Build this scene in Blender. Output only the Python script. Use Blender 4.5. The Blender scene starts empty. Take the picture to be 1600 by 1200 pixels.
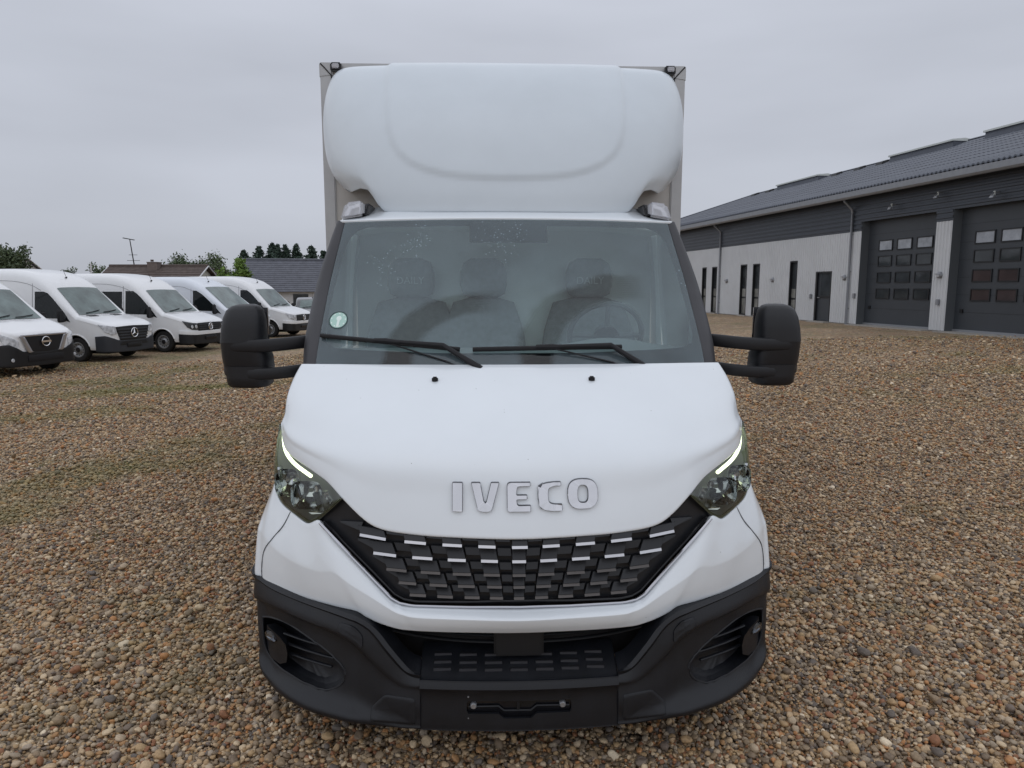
import bpy, bmesh, math, random
import numpy as np
from mathutils import Vector, Matrix

random.seed(7); np.random.seed(7)
scene = bpy.context.scene
COL = scene.collection
R = math.radians

# ------------------------------------------------------------------ camera, sky, sun, exposure
cam_d = bpy.data.cameras.new('camera'); cam = bpy.data.objects.new('camera', cam_d); COL.objects.link(cam)
cam.location = (-.107, -2.3, 1.75); cam.rotation_euler = (R(90 - 7.82), 0, R(-1.98))
cam_d.sensor_width = 36; cam_d.lens = 24.75; cam_d.clip_start = .05; cam_d.clip_end = 2000
scene.camera = cam

SUN_EL, SUN_AZ = R(68), R(200)           # azimuth clockwise from +Y
world = bpy.data.worlds.new('World'); scene.world = world; world.use_nodes = True
wt = world.node_tree; wn = wt.nodes; wl = wt.links
wn.clear()
def W(t, **k):
    n = wn.new(t)
    for a, b in k.items(): setattr(n, a, b)
    return n
w_out = W('ShaderNodeOutputWorld'); w_bg = W('ShaderNodeBackground'); w_bg.inputs[1].default_value = .1
sky = W('ShaderNodeTexSky', sky_type='NISHITA', sun_disc=False, sun_elevation=SUN_EL, sun_rotation=SUN_AZ, dust_density=3.0, air_density=1.0)
tc = W('ShaderNodeTexCoord'); sep = W('ShaderNodeSeparateXYZ'); wl.new(tc.outputs['Generated'], sep.inputs[0])
# overcast deck: slightly brighter towards the zenith, faint streaky cloud texture
grad = W('ShaderNodeMapRange', clamp=True); grad.inputs[1].default_value = -.05; grad.inputs[2].default_value = .75
grad.inputs[3].default_value = .98; grad.inputs[4].default_value = 1.35; wl.new(sep.outputs[2], grad.inputs[0])
mp = W('ShaderNodeMapping'); mp.inputs['Scale'].default_value = (1.1, 1.1, 4.5); wl.new(tc.outputs['Generated'], mp.inputs[0])
nz = W('ShaderNodeTexNoise'); nz.inputs['Scale'].default_value = 1.7; nz.inputs['Detail'].default_value = 4; nz.inputs['Roughness'].default_value = .45
wl.new(mp.outputs[0], nz.inputs['Vector'])
nr = W('ShaderNodeMapRange'); nr.inputs[1].default_value = .3; nr.inputs[2].default_value = .7; nr.inputs[3].default_value = .9; nr.inputs[4].default_value = 1.1
wl.new(nz.outputs[0], nr.inputs[0])
mul = W('ShaderNodeMath', operation='MULTIPLY'); wl.new(grad.outputs[0], mul.inputs[0]); wl.new(nr.outputs[0], mul.inputs[1])
deck = W('ShaderNodeVectorMath', operation='SCALE'); deck.inputs[0].default_value = (4.95, 5.2, 5.85); wl.new(mul.outputs[0], deck.inputs['Scale'])
wm = W('ShaderNodeMix', data_type='RGBA'); wm.inputs[0].default_value = .93
wl.new(sky.outputs[0], wm.inputs[6]); wl.new(deck.outputs[0], wm.inputs[7])
wl.new(wm.outputs[2], w_bg.inputs[0]); wl.new(w_bg.outputs[0], w_out.inputs[0])

sun_d = bpy.data.lights.new('sun', 'SUN'); sun_d.energy = .68; sun_d.angle = R(160); sun_d.color = (1, .985, .96)
sun = bpy.data.objects.new('sun', sun_d); COL.objects.link(sun)
sd = Vector((math.sin(SUN_AZ) * math.cos(SUN_EL), math.cos(SUN_AZ) * math.cos(SUN_EL), math.sin(SUN_EL)))
sun.rotation_euler = sd.to_track_quat('Z', 'Y').to_euler()

scene.view_settings.view_transform = 'Standard'; scene.view_settings.look = 'None'
scene.view_settings.exposure = 0.0; scene.view_settings.gamma = 1
scene.view_settings.use_curve_mapping = False
scene.cycles.use_denoising = True; scene.cycles.max_bounces = 8; scene.cycles.transparent_max_bounces = 24
scene.cycles.sample_clamp_indirect = 6

# ------------------------------------------------------------------ helpers: objects
def link(o, parent=None):
    COL.objects.link(o)
    if parent is not None: o.parent = parent
    return o
def tag(o, label=None, cat=None, group=None, kind=None):
    if label: o['label'] = label
    if cat: o['category'] = cat
    if group: o['group'] = group
    if kind: o['kind'] = kind
    return o
def empty(name, loc=(0, 0, 0), rz=0, parent=None):
    o = bpy.data.objects.new(name, None); o.empty_display_size = .2
    o.location = loc; o.rotation_euler = (0, 0, rz)
    return link(o, parent)
def obj(name, verts, faces, m, parent=None, smooth=True, sharp=42):
    me = bpy.data.meshes.new(name)
    me.from_pydata([tuple(map(float, v)) for v in verts], [], [tuple(f) for f in faces])
    if isinstance(m, (list, tuple)):
        for q in m: me.materials.append(q)
    else: me.materials.append(m)
    me.validate()
    fin(me, smooth, sharp)
    return link(bpy.data.objects.new(name, me), parent)
def fin(me, smooth=True, sharp=42):
    if smooth:
        me.polygons.foreach_set('use_smooth', [True] * len(me.polygons))
        me.set_sharp_from_angle(angle=R(sharp))
    me.update()
class MB:
    """collects geometry for ONE mesh"""
    def __init__(s): s.v = []; s.f = []; s.mi = []
    def add(s, v, f, mi=0):
        o = len(s.v); s.v += [tuple(map(float, q)) for q in v]; s.f += [tuple(i + o for i in q) for q in f]; s.mi += [mi] * len(f); return s
    def box(s, lo, hi, mi=0):
        (a, b, c), (d, e, g) = lo, hi
        return s.add([(a, b, c), (d, b, c), (d, e, c), (a, e, c), (a, b, g), (d, b, g), (d, e, g), (a, e, g)],
                     [(0, 3, 2, 1), (4, 5, 6, 7), (0, 1, 5, 4), (1, 2, 6, 5), (2, 3, 7, 6), (3, 0, 4, 7)], mi)
    def hexa(s, p, mi=0):   # 8 points: bottom 4 ccw, top 4 ccw
        return s.add(p, [(0, 3, 2, 1), (4, 5, 6, 7), (0, 1, 5, 4), (1, 2, 6, 5), (2, 3, 7, 6), (3, 0, 4, 7)], mi)
    def tube(s, pts, r, n=8, mi=0, sx=1.0, up=(0, 0, 1), cap=True, flat=1.0, sq=1.0):
        P = [Vector(p) for p in pts]; rs = r if isinstance(r, (list, tuple)) else [r] * len(P)
        base = len(s.v); up = Vector(up)
        for i, p in enumerate(P):
            t = (P[min(i + 1, len(P) - 1)] - P[max(i - 1, 0)]).normalized()
            a = t.cross(up)
            if a.length < 1e-4: a = t.cross(Vector((1, 0, 0)))
            a.normalize(); b = a.cross(t).normalized()
            for k in range(n):
                w = 2 * math.pi * k / n
                cw, sw = math.cos(w), math.sin(w); cw = math.copysign(abs(cw) ** sq, cw); sw = math.copysign(abs(sw) ** sq, sw)
                s.v.append(tuple(p + a * cw * rs[i] * sx + b * sw * rs[i] * flat))
        for i in range(len(P) - 1):
            for k in range(n):
                k2 = (k + 1) % n
                s.f.append((base + i * n + k, base + i * n + k2, base + (i + 1) * n + k2, base + (i + 1) * n + k)); s.mi.append(mi)
        if cap:
            s.f.append(tuple(base + k for k in range(n))[::-1]); s.f.append(tuple(base + (len(P) - 1) * n + k for k in range(n))); s.mi += [mi, mi]
        return s
    def lathe(s, prof, axis='y', n=32, mi=0, c=(0, 0, 0)):   # prof: (radius, along)
        base = len(s.v)
        for r, h in prof:
            for k in range(n):
                w = 2 * math.pi * k / n; a, b = r * math.cos(w), r * math.sin(w)
                q = (a, h, b) if axis == 'y' else ((h, a, b) if axis == 'x' else (a, b, h))
                s.v.append((q[0] + c[0], q[1] + c[1], q[2] + c[2]))
        for i in range(len(prof) - 1):
            for k in range(n):
                k2 = (k + 1) % n
                s.f.append((base + i * n + k, base + i * n + k2, base + (i + 1) * n + k2, base + (i + 1) * n + k)); s.mi.append(mi)
        return s
    def build(s, name, m, parent=None, smooth=True, sharp=42, bevel=0, seg=2, recalc=True):
        o = obj(name, s.v, s.f, m, parent, False)
        me = o.data
        if len(s.mi) == len(me.polygons): me.polygons.foreach_set('material_index', s.mi)
        if recalc or bevel:
            bm = bmesh.new(); bm.from_mesh(me)
            if recalc: bmesh.ops.recalc_face_normals(bm, faces=bm.faces)
            if bevel:
                ed = [e for e in bm.edges if len(e.link_faces) == 2 and e.calc_face_angle(0) > R(25)]
                bmesh.ops.bevel(bm, geom=ed, offset=bevel, segments=seg, affect='EDGES', clamp_overlap=True)
            bm.to_mesh(me); bm.free()
        fin(me, smooth, sharp)
        return o

# ------------------------------------------------------------------ helpers: surfaces
def cr(P, m):
    """Catmull-Rom along axis 0, m samples per span"""
    P = np.asarray(P, float); n = len(P)
    A = np.concatenate([[2 * P[0] - P[1]], P, [2 * P[-1] - P[-2]]])
    out = []
    for i in range(n - 1):
        p0, p1, p2, p3 = A[i:i + 4]
        for k in range(m):
            t = k / m
            out.append(.5 * (2 * p1 + (p2 - p0) * t + (2 * p0 - 5 * p1 + 4 * p2 - p3) * t * t + (3 * p1 - p0 - 3 * p2 + p3) * t ** 3))
    out.append(P[-1]); return np.array(out)
def dense(G, mr, mk):
    G = cr(np.asarray(G, float), mr)
    return np.swapaxes(cr(np.swapaxes(G, 0, 1), mk), 0, 1)
def mirror_cols(G):
    """G[r][k] with k=0 on the centre line -> full width"""
    G = np.asarray(G, float); M = G[:, ::-1].copy(); M[..., 0] *= -1
    return np.concatenate([M[:, :-1], G], 1)
def resample(P, n):
    P = np.asarray(P, float); d = np.r_[0, np.cumsum(np.linalg.norm(np.diff(P, axis=0), axis=1))]
    t = np.linspace(0, d[-1], n); return np.stack([np.interp(t, d, P[:, i]) for i in range(P.shape[1])], 1)
def spline(P, n): return resample(cr(P, 12), n)
def normals(G):
    a = np.gradient(G, axis=0); b = np.gradient(G, axis=1); n = np.cross(a, b)
    l = np.linalg.norm(n, axis=2, keepdims=True); l[l < 1e-9] = 1; return n / l
def shell(name, G, m, parent=None, thick=.012, r=.003, out=(0, -1, .3), sharp=50):
    """grid G -> closed panel with rounded rim, thickness going inwards"""
    G = np.asarray(G, float); nr, nk = G.shape[:2]; N = normals(G)
    flip = (N.reshape(-1, 3) @ np.array(out)).sum() < 0
    if flip: N = -N
    V = [tuple(p) for p in G.reshape(-1, 3)]; F = []
    idx = lambda i, j: i * nk + j
    for i in range(nr - 1):
        for j in range(nk - 1): F.append((idx(i, j), idx(i + 1, j), idx(i + 1, j + 1), idx(i, j + 1)))
    B = [(0, j) for j in range(nk)] + [(i, nk - 1) for i in range(1, nr)] + [(nr - 1, j) for j in range(nk - 2, -1, -1)] + [(i, 0) for i in range(nr - 2, 0, -1)]
    rings = [[idx(*b) for b in B]]
    o = []
    for i, j in B:
        ii = 1 if i == 0 else nr - 2 if i == nr - 1 else i; jj = 1 if j == 0 else nk - 2 if j == nk - 1 else j
        q = G[i, j] - G[ii, jj]; q = q - N[i, j] * (q @ N[i, j]); l = np.linalg.norm(q); o.append(q / l if l > 1e-7 else q * 0)
    for ro, rn in ((.7, .25), (1, .9)) if r > 0 else ():
        rings.append([]);
        for (i, j), oo in zip(B, o): rings[-1].append(len(V)); V.append(tuple(G[i, j] + oo * r * ro - N[i, j] * r * rn))
    rings.append([])
    for (i, j), oo in zip(B, o): rings[-1].append(len(V)); V.append(tuple(G[i, j] + oo * r - N[i, j] * thick))
    for a, b in zip(rings[:-1], rings[1:]):
        for k in range(len(B)):
            k2 = (k + 1) % len(B); F.append((a[k], a[k2], b[k2], b[k]))
    base = len(V); Nb = (G - N * thick).reshape(-1, 3); V += [tuple(p) for p in Nb]
    for i in range(nr - 1):
        for j in range(nk - 1): F.append((base + idx(i, j), base + idx(i, j + 1), base + idx(i + 1, j + 1), base + idx(i + 1, j)))
    last = rings[-1]
    bb = [base + idx(*b) for b in B]
    for k in range(len(B)):
        k2 = (k + 1) % len(B); F.append((last[k], last[k2], bb[k2], bb[k]))
    me_o = obj(name, V, F, m, parent, False)
    bm = bmesh.new(); bm.from_mesh(me_o.data)
    bmesh.ops.remove_doubles(bm, verts=bm.verts, dist=1e-5)
    bmesh.ops.recalc_face_normals(bm, faces=bm.faces); bm.to_mesh(me_o.data); bm.free()
    fin(me_o.data, True, sharp)
    return me_o
def sheet(name, G, m, parent=None, out=(0, -1, .3), sharp=60):
    G = np.asarray(G, float); nr, nk = G.shape[:2]; N = normals(G)
    flip = (N.reshape(-1, 3) @ np.array(out)).sum() < 0
    F = []
    for i in range(nr - 1):
        for j in range(nk - 1):
            q = (i * nk + j, (i + 1) * nk + j, (i + 1) * nk + j + 1, i * nk + j + 1); F.append(q[::-1] if flip else q)
    return obj(name, G.reshape(-1, 3), F, m, parent, True, sharp)
def between(A, B, n, m, bulge=0, axis=(0, -1, 0)):
    a = resample(A, n) if len(A) != n else np.asarray(A, float); b = resample(B, n) if len(B) != n else np.asarray(B, float)
    t = np.linspace(0, 1, m)[:, None, None]; G = a[None] * (1 - t) + b[None] * t
    return G + np.array(axis) * bulge * 4 * t * (1 - t)
def boolean(o, cutter, op='DIFFERENCE'):
    md = o.modifiers.new('b', 'BOOLEAN'); md.operation = op; md.object = cutter; md.solver = 'EXACT'
    dg = bpy.context.evaluated_depsgraph_get(); me = bpy.data.meshes.new_from_object(o.evaluated_get(dg))
    o.modifiers.clear(); old = o.data; o.data = me; bpy.data.meshes.remove(old)
    cm = cutter.data; bpy.data.objects.remove(cutter); bpy.data.meshes.remove(cm)
    fin(o.data, True, 45); return o
def prism(outline, d0, d1, axis=1, m=None):
    """temporary closed prism: 2-D outline swept along axis (0=x,1=y,2=z)"""
    V = []; n = len(outline)
    for d in (d0, d1):
        for a, b in outline: V.append({0: (d, a, b), 1: (a, d, b), 2: (a, b, d)}[axis])
    F = [tuple(range(n)), tuple(range(2 * n - 1, n - 1, -1))] + [(k, (k + 1) % n, n + (k + 1) % n, n + k) for k in range(n)]
    o = obj('cutter', V, F, m, None, False)
    bm = bmesh.new(); bm.from_mesh(o.data); bmesh.ops.recalc_face_normals(bm, faces=bm.faces); bm.to_mesh(o.data); bm.free()
    return o
def copy_tree(o, parent=None):
    c = o.copy(); COL.objects.link(c); c.parent = parent
    for ch in list(o.children): copy_tree(ch, c)
    return c
def mirror_x(o, parent):
    """mirrored duplicate of a part (and its children) across x=0"""
    me = o.data.copy(); c = bpy.data.objects.new(o.name.split('.')[0], me)
    me.transform(Matrix.Diagonal((-1, 1, 1, 1))); me.flip_normals(); link(c, parent)
    for k in ('label', 'kind'):
        if k in o: c[k] = o[k]
    for ch in list(o.children): mirror_x(ch, c)
    return c

# ------------------------------------------------------------------ helpers: materials
def mat(name, col=(.5, .5, .5), rough=.5, metal=0, spec=.5, coat=0, coat_rough=.05, var=0, var_scale=6, bump=0, bump_scale=200, rvar=0, emit=None, estr=0, trans=0, ior=1.45, alpha=1, specks=0):
    m = bpy.data.materials.new(name); m.use_nodes = True; nt = m.node_tree; b = nt.nodes['Principled BSDF']
    b.inputs['Base Color'].default_value = (*col, 1); b.inputs['Roughness'].default_value = rough; b.inputs['Metallic'].default_value = metal
    b.inputs['Specular IOR Level'].default_value = spec; b.inputs['Coat Weight'].default_value = coat; b.inputs['Coat Roughness'].default_value = coat_rough
    b.inputs['IOR'].default_value = ior; b.inputs['Transmission Weight'].default_value = trans
    if emit: b.inputs['Emission Color'].default_value = (*emit, 1); b.inputs['Emission Strength'].default_value = estr
    if var or bump or rvar:
        tc = nt.nodes.new('ShaderNodeTexCoord')
    if var or rvar:
        n = nt.nodes.new('ShaderNodeTexNoise'); n.inputs['Scale'].default_value = var_scale; n.inputs['Detail'].default_value = 6; n.inputs['Roughness'].default_value = .6
        nt.links.new(tc.outputs['Object'], n.inputs['Vector'])
    if var:
        mr = nt.nodes.new('ShaderNodeMapRange'); mr.inputs[1].default_value = .3; mr.inputs[2].default_value = .7; mr.inputs[3].default_value = 1 - var; mr.inputs[4].default_value = 1 + var
        nt.links.new(n.outputs[0], mr.inputs[0])
        sc = nt.nodes.new('ShaderNodeVectorMath'); sc.operation = 'SCALE'; sc.inputs[0].default_value = col; nt.links.new(mr.outputs[0], sc.inputs['Scale'])
        nt.links.new(sc.outputs[0], b.inputs['Base Color'])
        if specks:      # road dirt: scattered tiny dark specks
            vo = nt.nodes.new('ShaderNodeTexVoronoi'); vo.inputs['Scale'].default_value = 26; nt.links.new(tc.outputs['Object'], vo.inputs['Vector'])
            s_ = nt.nodes.new('ShaderNodeSeparateColor'); nt.links.new(vo.outputs['Color'], s_.inputs[0])
            l1 = nt.nodes.new('ShaderNodeMath'); l1.operation = 'LESS_THAN'; l1.inputs[1].default_value = .055; nt.links.new(vo.outputs['Distance'], l1.inputs[0])
            l2 = nt.nodes.new('ShaderNodeMath'); l2.operation = 'GREATER_THAN'; l2.inputs[1].default_value = .86; nt.links.new(s_.outputs[0], l2.inputs[0])
            l3 = nt.nodes.new('ShaderNodeMath'); l3.operation = 'MULTIPLY'; nt.links.new(l1.outputs[0], l3.inputs[0]); nt.links.new(l2.outputs[0], l3.inputs[1])
            l4 = nt.nodes.new('ShaderNodeMath'); l4.operation = 'MULTIPLY'; l4.inputs[1].default_value = specks; nt.links.new(l3.outputs[0], l4.inputs[0])
            mxs = nt.nodes.new('ShaderNodeMix'); mxs.data_type = 'RGBA'; mxs.inputs[7].default_value = (.12, .11, .10, 1); nt.links.new(l4.outputs[0], mxs.inputs[0]); nt.links.new(sc.outputs[0], mxs.inputs[6])
            nt.links.new(mxs.outputs[2], b.inputs['Base Color'])
    if rvar:
        mr = nt.nodes.new('ShaderNodeMapRange'); mr.inputs[1].default_value = .3; mr.inputs[2].default_value = .7; mr.inputs[3].default_value = max(.02, rough - rvar); mr.inputs[4].default_value = rough + rvar
        nt.links.new(n.outputs[0], mr.inputs[0]); nt.links.new(mr.outputs[0], b.inputs['Roughness'])
    if bump:
        n2 = nt.nodes.new('ShaderNodeTexNoise'); n2.inputs['Scale'].default_value = bump_scale; n2.inputs['Detail'].default_value = 3
        nt.links.new(tc.outputs['Object'], n2.inputs['Vector'])
        bp = nt.nodes.new('ShaderNodeBump'); bp.inputs['Strength'].default_value = bump; bp.inputs['Distance'].default_value = .002
        nt.links.new(n2.outputs[0], bp.inputs['Height']); nt.links.new(bp.outputs[0], b.inputs['Normal'])
    return m
def glassy(name, tint=(.8, .9, .87), rough=.02, film=.0, film_col=(.55, .6, .6), boost=1.0):
    """thin pane: tinted see-through + Fresnel reflection (+ even dust film)"""
    m = bpy.data.materials.new(name); m.use_nodes = True; nt = m.node_tree; N = nt.nodes; L = nt.links; N.clear()
    o = N.new('ShaderNodeOutputMaterial'); t = N.new('ShaderNodeBsdfTransparent'); t.inputs[0].default_value = (*tint, 1)
    g = N.new('ShaderNodeBsdfGlossy'); g.inputs['Roughness'].default_value = rough
    f = N.new('ShaderNodeFresnel'); f.inputs[0].default_value = 1.52
    mu = N.new('ShaderNodeMath'); mu.operation = 'MULTIPLY'; mu.use_clamp = True; mu.inputs[1].default_value = boost; L.new(f.outputs[0], mu.inputs[0])
    mx = N.new('ShaderNodeMixShader'); L.new(mu.outputs[0], mx.inputs[0]); L.new(t.outputs[0], mx.inputs[1]); L.new(g.outputs[0], mx.inputs[2])
    last = mx
    if film:
        d = N.new('ShaderNodeBsdfDiffuse'); d.inputs[0].default_value = (*film_col, 1)
        m2 = N.new('ShaderNodeMixShader'); m2.inputs[0].default_value = film; m2.name = 'film'
        L.new(mx.outputs[0], m2.inputs[1]); L.new(d.outputs[0], m2.inputs[2]); last = m2
    L.new(last.outputs[0], o.inputs[0])
    return m

M = {}
M['paint'] = mat('white_truck_paint', (.765, .81, .845), .3, coat=.9, coat_rough=.03, var=.02, var_scale=2.5, specks=.55)
M['fairing'] = mat('white_fibreglass', (.62, .68, .73), .36, coat=.4, coat_rough=.12, var=.03, var_scale=3)
M['bumper'] = mat('black_bumper_plastic', (.0065, .0075, .0105), .44, var=.25, var_scale=9, bump=.25, bump_scale=900, rvar=.06)
M['trim'] = mat('dark_grey_trim_plastic', (.042, .042, .047), .5, var=.12, bump=.15, bump_scale=900)
M['mirror'] = mat('mirror_housing_plastic', (.0085, .009, .0115), .42, var=.1, bump=.2, bump_scale=900)
M['black'] = mat('matt_black', (.008, .008, .01), .6)
M['recess'] = mat('dark_recess_plastic', (.007, .0075, .009), .55)
M['gloss_black'] = mat('gloss_black', (.01, .01, .012), .15)
M['grille'] = mat('grille_plastic', (.014, .015, .018), .38, var=.1)
M['lip'] = mat('satin_silver', (.52, .52, .54), .28, metal=.9)
M['lip_bronze'] = mat('dull_silver', (.10, .092, .088), .3, metal=.85)
M['chrome'] = mat('chrome', (.8, .8, .82), .07, metal=1)
M['letter'] = mat('chrome_lettering', (.60, .60, .62), .08, metal=1)
M['rubber'] = mat('rubber', (.012, .012, .012), .75, var=.2, var_scale=20)
M['steel'] = mat('painted_steel_rim', (.32, .33, .34), .4, metal=.6, var=.1)
M['alu'] = mat('aluminium_profile', (.42, .42, .42), .45, metal=.7, var=.08, var_scale=5)
M['boxpanel'] = mat('cargo_box_panel', (.55, .53, .5), .5, var=.06, var_scale=2)
M['chassis'] = mat('chassis', (.012, .012, .013), .7)
M['int_dark'] = mat('interior_dark', (.12, .13, .14), .7, var=.1)
M['int_seat'] = mat('seat_fabric', (.20, .22, .235), .9, var=.15, var_scale=30)
M['int_light'] = mat('interior_lining', (.85, .88, .88), .8)
M['frit'] = mat('windscreen_frit', (.004, .004, .005), .6, spec=.1)
M['lens'] = glassy('headlight_lens', (.93, .96, .9), .03, boost=1.3)
M['side_glass'] = glassy('side_glass', (.8, .9, .87), .02)
M['lamp_lens'] = glassy('marker_lens', (.95, .95, .97), .06, film=.42, film_col=(.85, .86, .9))
M['drl'] = mat('lit_daytime_running_light', (.9, .95, .9), .3, emit=(.90, 1.0, .66), estr=2.4)
M['reflector'] = mat('headlight_reflector', (.62, .64, .66), .12, metal=1)
M['lamp_bowl'] = mat('headlight_bowl', (.33, .34, .345), .3, metal=.3)
M['olive'] = mat('headlight_edge', (.12, .13, .09), .25)
M['letter_edge_shade'] = mat('chrome_edge_shading', (.09, .09, .10), .3, metal=.9)  # darker copy of the lettering chrome: shading of the letter edges painted in
M['fog_glass'] = glassy('fog_lamp_glass', (.55, .57, .6), .05)
M['trim_silver'] = mat('bright_trim', (.52, .52, .55), .16, metal=1)
M['bolt'] = mat('bolt', (.35, .36, .38), .4, metal=.7)
M['sticker'] = mat('sticker_mint', (.42, .62, .55), .5)
M['sticker_dark'] = mat('sticker_ring', (.02, .05, .05), .5)
M['sticker_print'] = mat('sticker_print', (.75, .85, .8), .5)
M['dash'] = mat('dashboard_plastic', (.33, .35, .37), .6)
M['stitch'] = mat('seat_lettering', (.5, .53, .56), .8)

def windscreen_material():
    m = glassy('windscreen_glass', (.86, 1.0, .97), .015, film=.16, film_col=(.40, .52, .58), boost=1.25)
    nt = m.node_tree; N = nt.nodes; L = nt.links; film = N['film']
    tc = N.new('ShaderNodeTexCoord'); sp = N.new('ShaderNodeSeparateXYZ'); L.new(tc.outputs['Object'], sp.inputs[0])
    def math_(op, a, b=None, clamp=False):
        n = N.new('ShaderNodeMath'); n.operation = op; n.use_clamp = clamp
        for i, q in enumerate((a, b)):
            if q is None: continue
            if isinstance(q, (int, float)): n.inputs[i].default_value = q
            else: L.new(q, n.inputs[i])
        return n.outputs[0]
    up = math_('MULTIPLY', math_('SUBTRACT', sp.outputs[2], 1.42), 1.42)
    n1 = N.new('ShaderNodeTexNoise'); n1.inputs['Scale'].default_value = 5; n1.inputs['Detail'].default_value = 5; L.new(tc.outputs['Object'], n1.inputs['Vector'])
    n2 = N.new('ShaderNodeTexNoise'); n2.inputs['Scale'].default_value = 60; n2.inputs['Detail'].default_value = 3; L.new(tc.outputs['Object'], n2.inputs['Vector'])
    total = None
    for px, r0, hw in ((-.13, .37, .085), (.57, .47, .10)):
        dx = math_('SUBTRACT', sp.outputs[0], px)
        r = math_('SQRT', math_('ADD', math_('MULTIPLY', dx, dx), math_('MULTIPLY', up, up)))
        rn = math_('ADD', r, math_('MULTIPLY', math_('SUBTRACT', n1.outputs[0], .5), .10))
        band = math_('SUBTRACT', 1, math_('DIVIDE', math_('ABSOLUTE', math_('SUBTRACT', rn, r0)), hw), True)
        band = math_('MULTIPLY', band, 2.2, True)
        # only the sweep to the left and above of each pivot
        ang = math_('MULTIPLY', math_('SUBTRACT', .10, dx), 6, True)
        st = math_('SINE', math_('MULTIPLY', math_('ADD', r, math_('MULTIPLY', n1.outputs[0], .02)), 420))
        st = math_('MULTIPLY_ADD', st, .16) if False else math_('ADD', math_('MULTIPLY', st, .22), .78)
        band = math_('MULTIPLY', math_('MULTIPLY', band, ang), st)
        total = band if total is None else math_('MAXIMUM', total, band)
    base = math_('ADD', math_('MULTIPLY', n1.outputs[0], .14), .105)
    base = math_('SUBTRACT', base, math_('MULTIPLY', total, .27))
    # rain drops near the top and down the edges
    v = N.new('ShaderNodeTexVoronoi'); v.inputs['Scale'].default_value = 62; L.new(tc.outputs['Object'], v.inputs['Vector'])
    drop = math_('LESS_THAN', v.outputs['Distance'], .22)
    n3 = N.new('ShaderNodeTexNoise'); n3.inputs['Scale'].default_value = 3.1; n3.inputs['Detail'].default_value = 2; L.new(tc.outputs['Object'], n3.inputs['Vector'])
    msk = math_('MULTIPLY', math_('SUBTRACT', n3.outputs[0], .62), 3, True)
    for cx_, cz_, rr_ in ((-.60, 1.86, .17), (-.02, 2.03, .24), (.86, 1.80, .10), (-.45, 1.98, .16)):
        ddx = math_('SUBTRACT', sp.outputs[0], cx_); ddz = math_('SUBTRACT', sp.outputs[2], cz_)
        rad_ = math_('SQRT', math_('ADD', math_('MULTIPLY', ddx, ddx), math_('MULTIPLY', ddz, ddz)))
        msk = math_('MAXIMUM', msk, math_('SUBTRACT', 1, math_('DIVIDE', rad_, rr_), True))
    pick = N.new('ShaderNodeSeparateColor'); L.new(v.outputs['Color'], pick.inputs[0])
    drop = math_('MULTIPLY', drop, math_('GREATER_THAN', math_('MULTIPLY', pick.outputs[0], msk), .30))
    base = math_('ADD', base, math_('MULTIPLY', drop, .34))
    base = math_('ADD', base, math_('MULTIPLY', math_('SUBTRACT', n2.outputs[0], .5), .05), True)
    L.new(base, film.inputs[0])
    return m
M['windscreen'] = windscreen_material()

M['shut'] = mat('shut_line', (.10, .105, .115), .7)
# ------------------------------------------------------------------ the ground shape (used by everything that stands on it)
def sstep(t): t = np.clip(t, 0, 1); return t * t * (3 - 2 * t)
def gz(x, y):
    """lot falls gently to the left row of vans and rises to the workshop"""
    x = np.asarray(x, float); y = np.asarray(y, float)
    return -.35 * sstep((-x - 2.2) / 7.3) + .33 * sstep((x - 2.6) / 9.5)

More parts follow.
